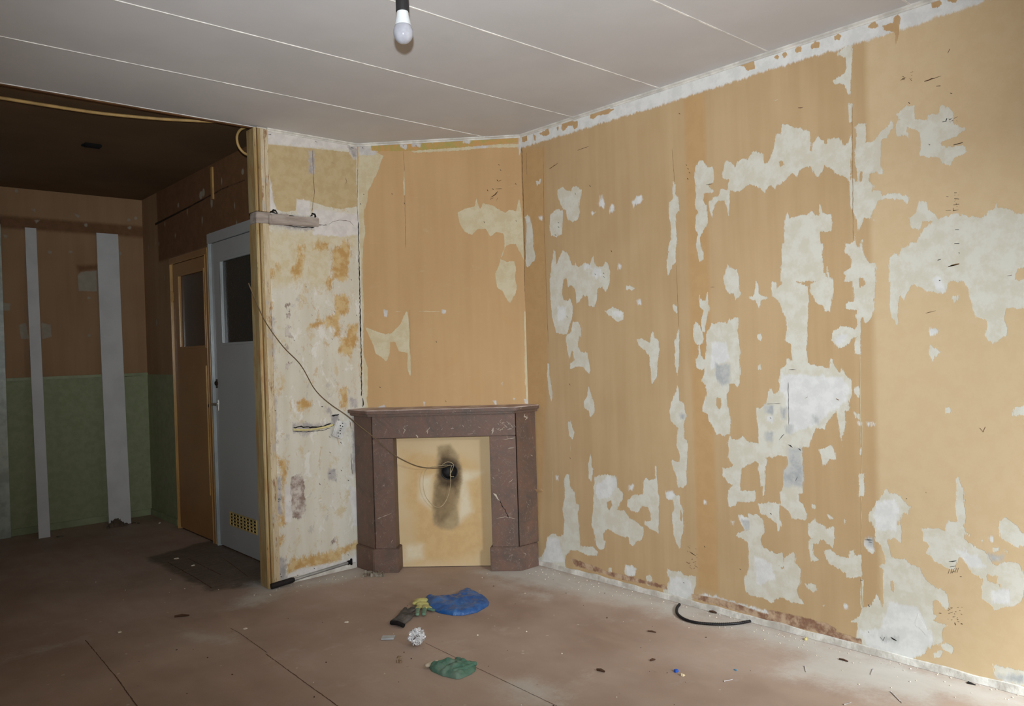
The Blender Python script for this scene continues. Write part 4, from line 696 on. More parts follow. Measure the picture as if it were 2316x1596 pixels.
for k in range(40):
    x, y = random.uniform(1560, 1625), random.uniform(600, 1310); a = random.uniform(.6, 2.4); l_ = random.uniform(3, 14); sr.append((f"{x:.0f},{y:.0f} {x+l_*math.cos(a):.0f},{y+l_*math.sin(a):.0f}", random.uniform(.0015, .003), 1))
scratch(SP[1], sr, (0, -1, 0), 3.568, (0, 1, 0))
def plin(pts): part('plinth', pts, 0.0, .150, bev=.005)
k = .012
plin([(PL1[0]-k, YL-.006), (PL1[0]-k, PL1[1]-k*.4), (PL1[0], PL1[1]-k*1.4), (PL2[0]+k*.4, PL2[1]-k*1.4), (PL2[0]+.083+k, PL2[1]+.083-k), sh(PL2, w_-.004), (2.62, YL-.012)])
plin([(PR1[0]-k*1.4, PR1[1]+k*.4), (PR2[0]-k*.4, PR2[1]-k*.8), (PR2[0]+k, PR2[1]-k), (XR-.02, 3.568-k), (XR-.02, 3.63), sh(PR1, w_-.004)])
ov = .045
bm = bmesh.new(); top = [(2.535, YL-.004), (2.535, 4.19), (2.56, 4.165), (3.165, 3.56), (3.20, 3.53), (XR-.004, 3.53), (XR-.004, 3.632), (2.662, YL-.004)]
prism(bm, top, .995, 1.020, 1, .004); prism(bm, [(2.55, YL-.004), (2.55, 4.2), (3.19, 3.555), (XR-.004, 3.545), (XR-.004, 3.632), (2.662, YL-.004)], .978, .997, 0, .004)
for f in bm.faces: f.material_index = 1 if (f.calc_center_median().z > 1.015) else 0
bmobj('shelf', bm, [m_marb, m_dust], fp)
# board closing the opening, with the round flue hole
t = NT('stained_cream_board'); v = t.coord(); u0, z0_ = uvC(1017, 1066)
fu = lambda x, y: ((lambda p: ((p[0]-p[1])/R2, p[2]))(hit(x, y, (1, 1, 0), 6.95)))
FC = hit(1016, 1066, (1, 1, 0), 6.93); FR = .050
m_ins = layered('stained_cream_board', ((206, 182, 144), (198, 170, 128)), [
  ('worn', (196, 162, 114), (202, 170, 122), .10, .05, 0), ('pale', (214, 200, 172), (210, 192, 160), .06, .03, 0), ('soot2', (160, 138, 104), (170, 148, 114), .04, .016, 0), ('soot', (128, 108, 80), (144, 122, 90), .06, .022, 0), ('soot3', (72, 58, 42), (90, 74, 54), .04, .022, 0)], stretch=(1, 1, 1), streak=(3, 3, 2), rough=.7, bumpk=.15, amp_sc=9)
Q = (780, 880, 3.628)
def insert_board():
    D0 = 6.945; ua, ub = (PL2[0]-PL2[1])/R2-.002, (PR1[0]-PR1[1])/R2+.03; z1 = .90; st = .006
    us = np.linspace(ua, ub, 110); zs = np.linspace(.004, z1, 150); U, V = np.meshgrid(us, zs); U, V = U.ravel(), V.ravel()
    fc = ((FC[0]-FC[1])/R2, FC[2]); du, dv = U-fc[0], V-fc[1]; r = np.sqrt(du**2+dv**2)
    hole = r < FR*.98; near = r < FR*1.14
    # snap the ring of vertices round the hole onto the circle
    s = np.where(near & (r > 1e-6), FR/np.maximum(r, 1e-6), 1); U2, V2 = fc[0]+du*s, fc[1]+dv*s
    idx = np.arange(U.size).reshape(150, 110); q = np.stack([idx[:-1, :-1], idx[:-1, 1:], idx[1:, 1:], idx[1:, :-1]], -1).reshape(-1, 4)
    q = q[~near[q].all(1)]
    P = np.stack([(D0+U2*R2)/2, (D0-U2*R2)/2, V2], 1); verts = P.tolist(); b = len(verts); nn = np.array([1, 1, 0])/R2*.012
    faces = q.tolist(); c = [((D0+u*R2)/2+.001, (D0-u*R2)/2+.001, z) for u, z in ((ua, .004), (ub, .004), (ub, z1), (ua, z1))]
    verts += c + [tuple(np.array(p)+nn) for p in c]
    for f in ((0, 4, 7, 3), (1, 2, 6, 5), (3, 7, 6, 2), (0, 1, 5, 4)): faces.append([b+i for i in f])
    me = bpy.data.meshes.new('fire_board'); me.from_pydata(verts, [], faces)
    T = lambda rows: polys([Q+(s,) for s in rows], lambda x, y: fu(x, y))
    for ln, fn in (('worn', T(["520,560 780,540 1000,560 1120,700 1150,1300 1000,1400 600,1400 560,1000 500,900", "480,520 620,530 560,640 480,640"])), ('pale', T(["900,660 1130,680 1000,760 1050,1000 920,1100 940,900", "500,1280 640,1270 640,1380 500,1400", "620,720 720,700 700,980 600,900"])),
                   ('soot', T(["790,520 850,500 905,560 945,640 950,740 925,860 890,980 850,1040 810,1090 775,1100 740,1060 735,900 745,760 770,640"])),
                   ('soot3', T(["800,560 850,550 900,580 945,650 940,740 900,800 830,810 775,780 760,700 775,620"])),
                   ('soot2', T(["760,470 860,450 930,540 965,680 955,800 925,960 935,1060 930,1120 880,1155 800,1145 735,1110 718,1030 728,900 745,760 755,600"]))):
        L = Layer(U, V, .06); fn(L); at = me.attributes.new(ln, 'FLOAT', 'POINT'); at.data.foreach_set('value', np.concatenate([L.a, np.full(8, -.06)]).astype(np.float32))
    o = link('fire_board', me, m_ins, fp); me.transform(Matrix.Translation(-Vector(fp.location)))
insert_board()
FCV = Vector(((6.945+(FC[0]-FC[1]))/2, (6.945-(FC[0]-FC[1]))/2, FC[2]))
nIn = Vector((1, 1, 0)).normalized(); m_pipe = simple('sooty_metal', (52, 48, 46), (34, 31, 30), rough=.6, sc=30, metal=.3)
bm = bmesh.new(); s1 = nIn.orthogonal().normalized(); u1 = nIn.cross(s1)
prof = [(FR+.004, -.010), (FR-.003, -.012), (FR-.004, .0), (FR-.006, .03), (FR-.006, .058), (.001, .058)]; rings = []
for r, h in prof: rings.append([bm.verts.new(FCV+nIn*h+(s1*math.cos(a)+u1*math.sin(a))*r) for a in [i*2*math.pi/32 for i in range(32)]])
for a, b in zip(rings, rings[1:]):
    for i in range(32): bm.faces.new([a[i], a[(i+1) % 32], b[(i+1) % 32], b[i]])
bmobj('flue_pipe', bm, m_pipe, fp, smooth=True)
# ------------------------------------------------------------------ cables
def H2(x, y, s): return hit(x, y, (1, 1, 0), s)
m_cab = simple('dusty_brown_cable', (112, 92, 66), rough=.6, bump=0)
pth = [hit(562, 640, (0, 1, 0), 4.385), hit(575, 672, (0, 1, 0), 4.383), hit(600, 727, (0, 1, 0), 4.375), hit(640, 783, (0, 1, 0), 4.375), hit(680, 825, (0, 1, 0), 4.37), hit(712, 880, (0, 1, 0), 4.36), hit(745, 912, (0, 1, 0), 4.34), hit(783, 938, (0, 1, 0), 4.30),
       H2(812, 962, 6.755), H2(845, 988, 6.76), H2(880, 1020, 6.78), H2(912, 1040, 6.80), H2(945, 1054, 6.84), H2(975, 1058, 6.88), H2(1004, 1056, 6.92), H2(1020, 1050, 6.96)]
bm = bmesh.new(); tube(bm, catmull(pth, 6), .0032, 8)
tag(bmobj('cable', bm, m_cab, smooth=True), 'thin brown cable slanting down from the tall door jamb into the flue hole', 'cable')
m_wire = simple('grey_wire', (196, 176, 140), rough=.5, bump=0)
lp = [H2(1030, 1052, 6.95), H2(1000, 1052, 6.90), H2(965, 1060, 6.89), H2(957, 1090, 6.89), H2(962, 1120, 6.90), H2(980, 1143, 6.90), H2(998, 1145, 6.90), H2(1012, 1125, 6.90), H2(1019, 1095, 6.90), H2(1019, 1062, 6.91), H2(1024, 1048, 6.95)]
bm = bmesh.new(); tube(bm, catmull(lp, 6), .0019, 6); tube(bm, catmull([H2(1000, 1050, 6.91), H2(1014, 1044, 6.90), H2(1026, 1052, 6.91), H2(1018, 1075, 6.93), H2(1030, 1078, 6.96)], 6), .002, 6)
tag(bmobj('wire_loop', bm, m_wire, smooth=True), 'thin pale wire loop hanging out of the round flue hole', 'wire')
m_pvc = simple('cream_conduit', (186, 152, 96), rough=.5, bump=0)
zc = ZB-.035
bm = bmesh.new(); tube(bm, catmull([onz(-220, 195, 2.745), onz(-90, 208, 2.745), onz(0, 221, 2.745), onz(100, 237, 2.745), onz(220, 255, 2.75), onz(340, 267, 2.755), onz(420, 272, 2.76), onz(500, 275, 2.765)], 6), .009, 10)
tag(bmobj('conduit_pipe', bm, m_pvc, smooth=True), 'long cream conduit curving across the dark brown ceiling', 'pipe')
yy = 4.60
bm = bmesh.new(); tube(bm, catmull([hit(x, y, (0, 1, 0), yy) for x, y in ((572, 282), (556, 288), (543, 294), (536, 308), (538, 326), (546, 340), (558, 349), (572, 352))], 5), .008, 10)
tag(bmobj('conduit_bend', bm, m_pvc, smooth=True), 'short cream conduit bend looping beside the top of the jamb', 'pipe')
# stub of buried cable in the chased groove + hanging socket
bm = bmesh.new(); pts = [PL(662, 971), PL(690, 972), PL(715, 969), PL(740, 964), PL(752, 960)]; pts = [(p[0], YL-.008, p[2]) for p in pts]; tube(bm, catmull(pts, 5), .0065, 8); tube(bm, catmull([pts[-1], (2.455, YL-.014, .915), (2.47, YL-.02, .905)], 4), .003, 6, 1)
tag(bmobj('cable_stub', bm, [simple('cream_sheath', (222, 208, 150), rough=.5, bump=0), m_cab], smooth=True), 'cream cable lying in a groove chased out beside the hanging socket', 'cable')
sk = empty('wall_socket', tuple(hit(767, 971, (0, 1, 0), YL-.03)), 'white double wall socket hanging crooked from its cable', 'socket')
SKc = Vector(sk.location); ax = Vector((math.cos(math.radians(-24)), 0, math.sin(math.radians(-24)))); ax = Vector((math.cos(math.radians(22)), 0, -math.sin(math.radians(22)))); az = Vector((math.sin(math.radians(22)), 0, math.cos(math.radians(22))))
m_soc = simple('white_plastic', (222, 220, 216), rough=.35, spec=.5, bump=0)
bm = bmesh.new(); obox(bm, SKc, ax*.038, (0, .014, 0), az*.052, 0, .005); skb = bmobj('socket_body', bm, m_soc, sk)
for s_ in (1, -1):
    c = SKc+az*.024*s_; bm = bmesh.new()
    lathe(bm, [(.021, 0), (.021, .004), (.0185, .004), (.018, .001), (.001, .0008)], c+Vector((0, -.0135, 0)), (0, -1, 0), 24)
    for q_ in (-1, 1): lathe(bm, [(.0035, 0), (.0035, .0032)], c+ax*.008*q_+Vector((0, -.0135, 0)), (0, -1, 0), 10, 1)
    for q_ in (-1, 1): obox(bm, c+az*.018*q_+Vector((0, -.017, 0)), ax*.004, (0, .002, 0), az*.002, 1)
    sub(bmobj('outlet', bm, [m_soc, m_slot], sk), skb)
# ------------------------------------------------------------------ bulb
bc = hit(912, 76, (0, 0, 1), 2.47); bl = empty('pendant_lamp', (bc[0], bc[1], ZC), 'bare white bulb in a black holder hanging from the ceiling', 'lamp')
bcv = Vector(bc)
bm = bmesh.new(); prof = [(.003, -.0345), (.010, -.0335), (.017, -.030), (.0235, -.025), (.029, -.0175), (.0328, -.008), (.0340, .002), (.0332, .012), (.0305, .021), (.027, .028)]
lathe(bm, prof, bcv, seg=32); bmobj('bulb_globe', bm, simple('opal_glass', (172, 172, 180), rough=.12, spec=.5, bump=0), bl, smooth=True)
bm = bmesh.new(); lathe(bm, [(.0272, .026), (.0280, .030), (.0215, .060), (.0195, .075), (.0190, .090)], bcv, seg=32); bmobj('bulb_collar', bm, simple('white_bulb_base', (204, 207, 208), rough=.4, bump=0), bl, smooth=True)
bm = bmesh.new(); lathe(bm, [(.0215, .074), (.0228, .076), (.0225, .128), (.0205, .131), (.0190, .142), (.012, .150), (.004, .154)], bcv, seg=28); bmobj('bulb_holder', bm, simple('black_plastic', (34, 32, 33), rough=.5, spec=.4, bump=0), bl)
bm = bmesh.new(); tube(bm, [bcv+Vector((0, 0, .15)), bcv+Vector((0, 0, .20)), Vector((bc[0], bc[1], ZC))], .0035, 8); lathe(bm, [(.03, 0), (.03, -.015), (.012, -.03)], (bc[0], bc[1], ZC), seg=20); bmobj('cord', bm, m_slot, bl)
# ------------------------------------------------------------------ leaning planks
m_plk = simple('grey_white_paint_board', (202, 201, 200), (192, 191, 190), rough=.6, sc=4, bump=.05)
def plank(tl, tr, bl_, br, zt, label, th=.014):
    """tall board: foot on the floor, head against the far wall"""
    bm = bmesh.new(); T0 = hit(tl[0], tl[1], (0, 1, 0), YB-.02-th); T1 = hit(tr[0], tr[1], (0, 1, 0), YB-.02-th); B0 = onz(*bl_); B1 = onz(*br)
    ym = (B0[1]+B1[1])/2; B0 = hit(bl_[0], bl_[1], (0, 1, 0), ym); B1 = hit(br[0], br[1], (0, 1, 0), ym); B0[2] = B1[2] = .001; n = 12; rows = []
    w = (T1[0]-T0[0]+B1[0]-B0[0])/2
    for i in range(n+1):
        f = i/n; c = (Vector(B0)+Vector(B1))/2*(1-f)+(Vector(T0)+Vector(T1))/2*f; bow = math.sin(f*math.pi)*.015
        rows.append([bm.verts.new((c.x+sx*w/2, c.y+bow+sy*th, c.z)) for sx, sy in ((-1, 0), (1, 0), (1, 1), (-1, 1))])
    for a, b in zip(rows, rows[1:]):
        for j in range(4): bm.faces.new([a[j], a[(j+1) % 4], b[(j+1) % 4], b[j]])
    bm.faces.new(rows[0][::-1]); bm.faces.new(rows[-1]); o = bmobj('plank', bm, m_plk); tag(o, label, 'plank', 'boards leaning on the far wall'); return o
plank((57, 515), (81, 515), (87, 1217), (115, 1215), 2.47, 'narrower grey board leaning on the far wall, nearest the left casing')
plank((218, 527), (267, 529), (247, 1187), (297, 1187), 2.47, 'wider grey board leaning on the far wall, nearest the tan door')
# ------------------------------------------------------------------ roller pole
pe = empty('paint_pole', (2.2, 4.36, 0), 'grey metal extension pole with black grip lying along the stripped wall', 'pole')
p0 = onz(612, 1332); p0 = Vector((p0[0], p0[1]-.01, .018)); p1 = Vector((2.50, 4.372, .055)); d = (p1-p0).normalized()
bm = bmesh.new(); tube(bm, [p0+d*.13, p1-d*.01], .0095, 14); bmobj('tube', bm, simple('brushed_steel', (176, 178, 180), rough=.35, metal=.7, bump=0), pe)
bm = bmesh.new(); tube(bm, [p0, p0+d*.006, p0+d*.13, p0+d*.145], .018, 16, rf=lambda f: .017 if f < .99 else .013); bmobj('grip', bm, simple('black_rubber', (30, 26, 28), rough=.6), pe)
bm = bmesh.new(); tube(bm, [p1-d*.022, p1+d*.004], .013, 12); obox(bm, p1+d*.004, d*.006, (0, .006, 0), (0, 0, .02), 0, .002); bmobj('end_cap', bm, m_slot, pe)
# ------------------------------------------------------------------ hose
bm = bmesh.new(); hp = catmull([onz(x, y, .0085) for x, y in ((1537, 1366), (1531, 1375), (1532, 1387), (1545, 1398), (1568, 1406), (1600, 1410), (1635, 1411), (1668, 1409), (1697, 1404))], 22)
tube(bm, hp, .009, 12, rf=lambda f: .0068+.0008*math.sin(f*len(hp)*math.pi*.66)); tag(bmobj('hose', bm, simple('black_corrugated_plastic', (30, 27, 28), rough=.45, bump=0), smooth=True), 'black ribbed hose curved on the floor by the right wall', 'hose')
# ------------------------------------------------------------------ soft things on the floor
def blob(name, outline, hfun, mat, parent=None, step=.006, base=.002):
    """crumpled flat thing: outline on the floor (metres), height field over it"""
    U0, U1 = min(p[0] for p in outline), max(p[0] for p in outline); V0, V1 = min(p[1] for p in outline), max(p[1] for p in outline)
    nu, nv = int((U1-U0)/step)+3, int((V1-V0)/step)+3; us = np.linspace(U0-step, U1+step, nu); vs = np.linspace(V0-step, V1+step, nv)
    U, V = np.meshgrid(us, vs); U, V = U.ravel(), V.ravel(); ins = inside(U, V, outline); d = seg_dist(U, V, outline)
    idx = np.arange(U.size).reshape(nv, nu); q = np.stack([idx[:-1, :-1], idx[:-1, 1:], idx[1:, 1:], idx[1:, :-1]], -1).reshape(-1, 4)
    keep = ins[q].any(1); q = q[keep]; used = np.unique(q); mp = {int(i): k for k, i in enumerate(used)}
    # pull outside vertices onto the outline
    P = []
    for i in used:
        u, v, dd = U[i], V[i], d[i]
        if not ins[i]:
            best = None
            for k in range(len(outline)):
                a, b = Vector(outline[k]).to_2d(), Vector(outline[(k+1) % len(outline)]).to_2d(); ab = b-a; tt = max(0, min(1, (Vector((u, v))-a).dot(ab)/max(ab.length_squared, 1e-9))); c = a+ab*tt; L = (c-Vector((u, v))).length
                if best is None or L < best[0]: best = (L, c)
            u, v = best[1]; dd = 0
        P.append((u, v, base+max(0, hfun(u, v, dd))))
    bm = bmesh.new(); T = [bm.verts.new(p) for p in P]; Bt = [bm.verts.new((p[0], p[1], base*.5)) for p in P]
    cnt = {}
    for f in q:
        g = [mp[int(i)] for i in f]; bm.faces.new([T[i] for i in g]); bm.faces.new([Bt[i] for i in g[::-1]])
        for a, b in zip(g, g[1:]+g[:1]): cnt[(a, b)] = 1
    for a, b in list(cnt):
        if (b, a) not in cnt: bm.faces.new([T[b], T[a], Bt[a], Bt[b]])
    return bmobj(name, bm, mat, parent, smooth=True)
def puff(h, w, wr, sc, seed):
    def f(u, v, d): 
        e = min(1, d/w); n = mnoise.noise((u*sc, v*sc, seed))+.5*mnoise.noise((u*sc*2.3, v*sc*2.3, seed+3)); r = 1-abs(mnoise.noise((u*sc*1.3, v*sc*.8, seed+9)))*2
        return h*math.sqrt(1-(1-e)**2)*(1+wr*n)+wr*.012*r*e
    return f
Zg = (860, 1310, 6.385)
fo = lambda s, z=.0: [tuple(onz(Zg[0]+x/Zg[2], Zg[1]+y/Zg[2], z)[:2]) for x, y in parse(s)]
t = NT('blue_plastic'); v = t.coord(); t.bump(t.noise(28, v, 5, .65, 1.0), .7, .006)
col = t.mix(t.ss(t.noise(12, v, 5, .7), .4, .7), lin((28, 78, 140)), lin((58, 106, 164))); col = t.mix(t.ss(t.noise(22, v, 5, .75), .58, .72, 0, .55), col, lin((150, 178, 205))); m_blue = t.out(col, .32, .5)
tag(blob('plastic_bag', fo("650,285 700,270 900,255 1090,250 1130,210 1240,165 1310,165 1450,240 1540,290 1575,340 1560,385 1400,480 1200,525 1050,525 850,490 700,425 655,370"), puff(.026, .055, .5, 13, 1), m_blue), 'crumpled blue plastic bag lying on the floor in front of the fireplace', 'bag')
# gloves: palm + fingers grown as capsules and fused
def capsules(name, caps, mat, parent=None, vox=.0035, flat=.5, seed=0):
    """caps: list of (p, q, r0, r1); fused by a voxel remesh into one soft body resting on the floor"""
    bm = bmesh.new()
    for p, q, r0, r1 in caps:
        p, q = Vector(p), Vector(q); n = 7; d = (q-p); L = max(d.length, 1e-5); dn = d/L; pts = []
        prof = [(r0*math.sin(a), -r0*math.cos(a)) for a in (.25, .7, 1.2)] + [(r0+(r1-r0)*f, L*f) for f in (0.01, .35, .7, 1)] + [(r1*math.cos(a), L+r1*math.sin(a)) for a in (.4, .9, 1.35)]
        lathe(bm, prof, p, dn, 14)
    for v in bm.verts: v.co.z = max(.002, .002+(v.co.z)*flat)
    o = bmobj(name, bm, mat, parent, smooth=True); m = o.modifiers.new('fuse', 'REMESH'); m.mode = 'VOXEL'; m.voxel_size = vox; m.use_smooth_shade = True
    s = o.modifiers.new('soft', 'SMOOTH'); s.iterations = 3; s.factor = .5
    tx = bpy.data.textures.new(name+'_folds', 'CLOUDS'); tx.noise_scale = .018; dm = o.modifiers.new('folds', 'DISPLACE'); dm.texture = tx; dm.strength = .005; dm.mid_level = .5
    return o
def fp_(x, y, z=0): p = onz(Zg[0]+x/Zg[2], Zg[1]+y/Zg[2], z); return (p[0], p[1], .016)
def glove(name, pts, mat, parent=None, **kw): return capsules(name, [(fp_(*a), fp_(*b), r0, r1) for a, b, r0, r1 in pts], mat, parent, **kw)
m_gb = simple('dark_grey_knit', (104, 98, 93), (70, 66, 63), rough=.9, sc=24, bump=.7, bsc=200, bd=.003)
g1 = empty('work_glove', (2.25, 3.33, 0), 'dark grey work glove beside the yellow and green glove', 'glove')
glove('glove_body', [((230, 640), (330, 560), .030, .030), ((285, 660), (390, 580), .026, .028), ((330, 560), (400, 490), .030, .024), ((390, 570), (450, 540), .026, .018), ((390, 500), (470, 430), .014, .011), ((400, 470), (520, 420), .013, .011), ((410, 500), (545, 435), .013, .011), ((430, 530), (500, 520), .014, .010), ((300, 520), (365, 440), .013, .010)], m_gb, g1)
bm = bmesh.new(); a, b = Vector(fp_(160, 655)), Vector(fp_(340, 700)); a.z = b.z = .012; tube(bm, [a, a.lerp(b, .5)+Vector((0, 0, .006)), b], .011, 10); bmobj('cuff', bm, simple('black_cuff', (26, 22, 22), rough=.9, bump=.4), g1)
m_gy = simple('dusty_yellow_knit', (188, 178, 108), (170, 164, 110), rough=.9, sc=30, bump=.5, bsc=200); m_gg = simple('dusty_green_rubber', (112, 138, 116), (92, 122, 104), rough=.7, sc=20, bump=.3)
g2 = empty('work_glove', (2.36, 3.37, 0), 'yellow glove with green fingertips tucked against the blue plastic bag', 'glove')
glove('glove_body', [((500, 380), (560, 350), .014, .020), ((540, 345), (640, 340), .020, .022), ((580, 400), (650, 400), .024, .022), ((560, 430), (540, 460), .015, .013), ((640, 430), (640, 455), .015, .013), ((660, 420), (720, 450), .014, .012)], m_gy, g2, flat=.7)
glove('fingertip', [((540, 470), (538, 540), .013, .012)], m_gg, g2, flat=.7); glove('fingertip', [((640, 465), (630, 535), .013, .012)], m_gg, g2, flat=.7); glove('fingertip', [((700, 455), (770, 475), .012, .011)], m_gg, g2, flat=.6)
m_gt = simple('teal_green_rubber', (110, 134, 118), (78, 116, 98), rough=.65, sc=14, bump=.4, bsc=40, bd=.003)
g3 = empty('work_glove', (1.99, 2.68, 0), 'single green rubber glove lying flat nearest the camera', 'glove')
blob('glove_body', fo("700,1270 760,1235 860,1215 1060,1190 1080,1165 1180,1170 1220,1210 1340,1235 1370,1215 1385,1290 1370,1330 1300,1380 1160,1440 1100,1445 900,1400 740,1330"), puff(.020, .035, .8, 22, 4), m_gt, g3, step=.005)
bm = bmesh.new()
glove('finger', [((1080, 1385), (1230, 1345), .014, .012), ((1230, 1345), (1330, 1300), .012, .010)], m_gt, g3, flat=1.0)
glove('finger', [((1150, 1300), (1280, 1290), .013, .012), ((1280, 1290), (1370, 1275), .012, .010)], m_gt, g3, flat=1.0)
glove('cuff', [((680, 1290), (720, 1255), .012, .009), ((720, 1255), (830, 1222), .008, .005)], simple('cream_cuff', (206, 190, 166), rough=.9), g3, flat=.8)
# crumpled foil
fc_ = onz(943, 1461); bm = bmesh.new(); bmesh.ops.create_icosphere(bm, subdivisions=6, radius=.038)
for v_ in bm.verts:
    n_ = v_.co.normalized(); p = n_*5; cell = mnoise.cell(n_*9); k = 1+.22*mnoise.noise(n_*2.2)+.26*(abs(mnoise.noise(n_*4.5))-.25)+.20*(abs(mnoise.noise(n_*10+Vector((3, 1, 2))))-.25)
    v_.co = n_*.038*k; v_.co.z *= .95
zmin = min(v_.co.z for v_ in bm.verts)
for v_ in bm.verts: v_.co += Vector((fc_[0]+.008, fc_[1]+.010, -zmin+.001))
for i in range(26):
    a = random.uniform(0, 6.28); e = random.uniform(-.3, 1.3); c = Vector((math.cos(a)*math.cos(e), math.sin(a)*math.cos(e), math.sin(e)))*.034+Vector((fc_[0]+.008, fc_[1]+.010, .037)); o1 = Vector([random.uniform(-1, 1) for _ in range(3)])*.012
    q_ = [c, c*1+o1, c+o1*1.2+Vector([random.uniform(-1, 1) for _ in range(3)])*.008]; q_ = [Vector((p.x, p.y, max(p.z, .004))) for p in q_]; tube(bm, q_, .0018, 5)
t = NT('crumpled_foil'); t.bump(t.noise(90, t.coord(), 3), .7, .004); m_foil = t.out(t.mix(t.ss(t.noise(80, t.coord(), 2, .6), .52, .64), lin((228, 228, 230)), lin((120, 114, 110))), .32, .5, .45)
tag(bmobj('foil_ball', bm, m_foil), 'crumpled silver foil ball on the floor', 'foil')
# small plate next to the foil
pc = onz(878, 1444); bm = bmesh.new(); e1 = Vector(onz(893, 1447))-Vector(onz(864, 1448)); e1 = e1/2; e2 = Vector(onz(868, 1441))-Vector(onz(864, 1448)); e2 = e2/2; obox(bm, (pc[0], pc[1], .006), e1, e2, (0, 0, .004), 0, .001)
tag(bmobj('metal_offcut', bm, simple('pale_painted_metal', (196, 198, 200), rough=.4, bump=0)), 'small flat white rectangular offcut beside the foil ball', 'offcut')
# ------------------------------------------------------------------ debris
def chip(bm, c, r, h, seed):
    n = random.randint(5, 7); rr = [(math.cos(a), math.sin(a)) for a in sorted(random.uniform(0, 6.28) for _ in range(n))]; rr = [(math.cos(i*6.283/n)*random.uniform(.6, 1), math.sin(i*6.283/n)*random.uniform(.5, 1)) for i in range(n)]
    lo = [bm.verts.new((c[0]+x*r, c[1]+y*r, c[2])) for x, y in rr]; hi = [bm.verts.new((c[0]+x*r*.7+random.uniform(-.2, .2)*r, c[1]+y*r*.7, c[2]+h*random.uniform(.6, 1.3))) for x, y in rr]
    bm.faces.new(lo[::-1]); bm.faces.new(hi)
    for i in range(n): bm.faces.new([lo[i], lo[(i+1) % n], hi[(i+1) % n], hi[i]])
m_chip = simple('plaster_crumb', (226, 216, 200), (206, 190, 168), rough=.95, bump=.3)
m_splt = simple('dark_splinter', (84, 58, 42), rough=.9)
def lump(name, px, size, h, mat, label, cat, n=1, spread=0, grp=None):
    c = onz(*px); bm = bmesh.new()
    for i in range(n): chip(bm, (c[0]+random.uniform(-spread, spread), c[1]+random.uniform(-spread, spread)*.6, .001), size*(1 if n == 1 else random.uniform(.4, 1)), h*random.uniform(.7, 1), i)
    return tag(bmobj(name, bm, mat), label, cat, grp)
lump('plaster_chip', (1080, 1437), .007, .006, m_chip, 'white crumb on the floor to the right of the foil ball', 'debris')
lump('plaster_chip', (1191, 1429), .006, .005, m_chip, 'white crumb midway between the foil ball and the black hose', 'debris')
lump('plaster_chip', (906, 1496), .014, .012, simple('brown_crumb', (150, 124, 98)), 'brown grey lump on the floor below the foil ball', 'debris', 3, .012)
lump('paper_scrap', (900, 1487), .022, .004, simple('tan_paper', (150, 128, 102)), 'dull tan paper scrap lying behind the brown grey lump', 'paper', 2, .018)
lump('plastic_scrap', (1527, 1519), .014, .010, simple('blue_scrap', (44, 96, 200), rough=.4), 'small bright blue plastic scrap on the floor', 'scrap', 3, .006)
lump('plaster_chip', (1542, 1529), .013, .009, simple('cream_crumb', (222, 200, 164)), 'cream crumb just right of the bright blue scrap', 'debris', 3, .007)
lump('plastic_scrap', (1664, 1516), .011, .004, simple('teal_scrap', (92, 142, 168), rough=.5), 'pale teal plastic scrap to the right of the bright blue one', 'scrap', 2, .006)
lump('foam_bit', (1823, 1446), .012, .010, simple('yellow_foam', (196, 182, 124)), 'yellow foam crumb on the dusty edge under the exposed brown board', 'debris', 2, .008)
lump('plaster_chip', (437, 1279), .018, .006, m_chip, 'white flake on the dark bare boards in front of the grey door', 'debris', 2, .012)
lump('plaster_chip', (395, 1264), .024, .006, m_chip, 'longest white flake on the dark bare boards before the tan door', 'debris', 2, .02)
lump('plaster_chip', (361, 1183), .014, .01, m_chip, 'white flake at the foot of the tan door frame', 'debris')
lump('plaster_chip', (268, 1430), .016, .004, m_chip, 'flat white flake on the dark floor at the left end of the pale dusty line', 'debris', 2, .008)
lump('plaster_chip', (555, 1422), .016, .004, m_chip, 'pale flake on the floor below the jamb foot', 'debris', 1)
lump('plaster_chip', (130, 1214), .05, .008, simple('grey_flake', (120, 106, 92)), 'flat grey flake beside the foot of the narrower grey board', 'debris', 2, .03)
lump('plaster_chip', (784, 1407), .014, .004, m_chip, 'pale flake on the floor left of the dark grey glove', 'debris', 1)
bm = bmesh.new(); c = onz(262, 1189)
for i in range(60): r = abs(random.gauss(0, .05)); a = random.uniform(0, 6.28); chip(bm, (c[0]+r*math.cos(a)*1.1, c[1]-.03+r*math.sin(a)*.6, .001), random.uniform(.012, .03), .05*math.exp(-(r/.05)**2)+.006, i)
tag(bmobj('dirt_heap', bm, simple('grey_brown_dirt', (104, 88, 74), rough=1, bump=.6)), 'small heap of dirt at the foot of the wider grey board', 'dirt', kind='stuff')
bm = bmesh.new()
for i in range(70):
    x, y = random.uniform(822, 868), random.uniform(1297, 1304); c = onz(x, y); chip(bm, (c[0], c[1], .001), random.uniform(.006, .018), random.uniform(.006, .02), i)
tag(bmobj('rubble', bm, simple('grey_rubble', (150, 142, 128), (100, 84, 66), rough=1, sc=30)), 'grey mortar rubble on the floor before the left plinth of the fireplace', 'rubble', kind='stuff')
bm = bmesh.new()
for i in range(300):
    if i < 170: x = XR-.02-abs(random.gauss(0, .10)); y = random.uniform(.7, 3.5)
    elif i < 210: x = random.uniform(1.5, 3.2); y = random.uniform(1.2, 4.0)
    elif i < 255: x = random.uniform(1.85, 2.55); y = 4.38-abs(random.gauss(0, .08))
    else: x = random.uniform(1.2, 2.15); y = random.uniform(4.6, 7)
    if x > XR-.02 or (y > 3.5 and x+y > 6.7): continue
    chip(bm, (x, y, .0008), random.choice((.0015, .002, .003, .0045)), .0025, i)
tag(bmobj('plaster_crumbs', bm, m_chip), 'scattered white plaster crumbs and dust specks over the floor', 'debris', kind='stuff')
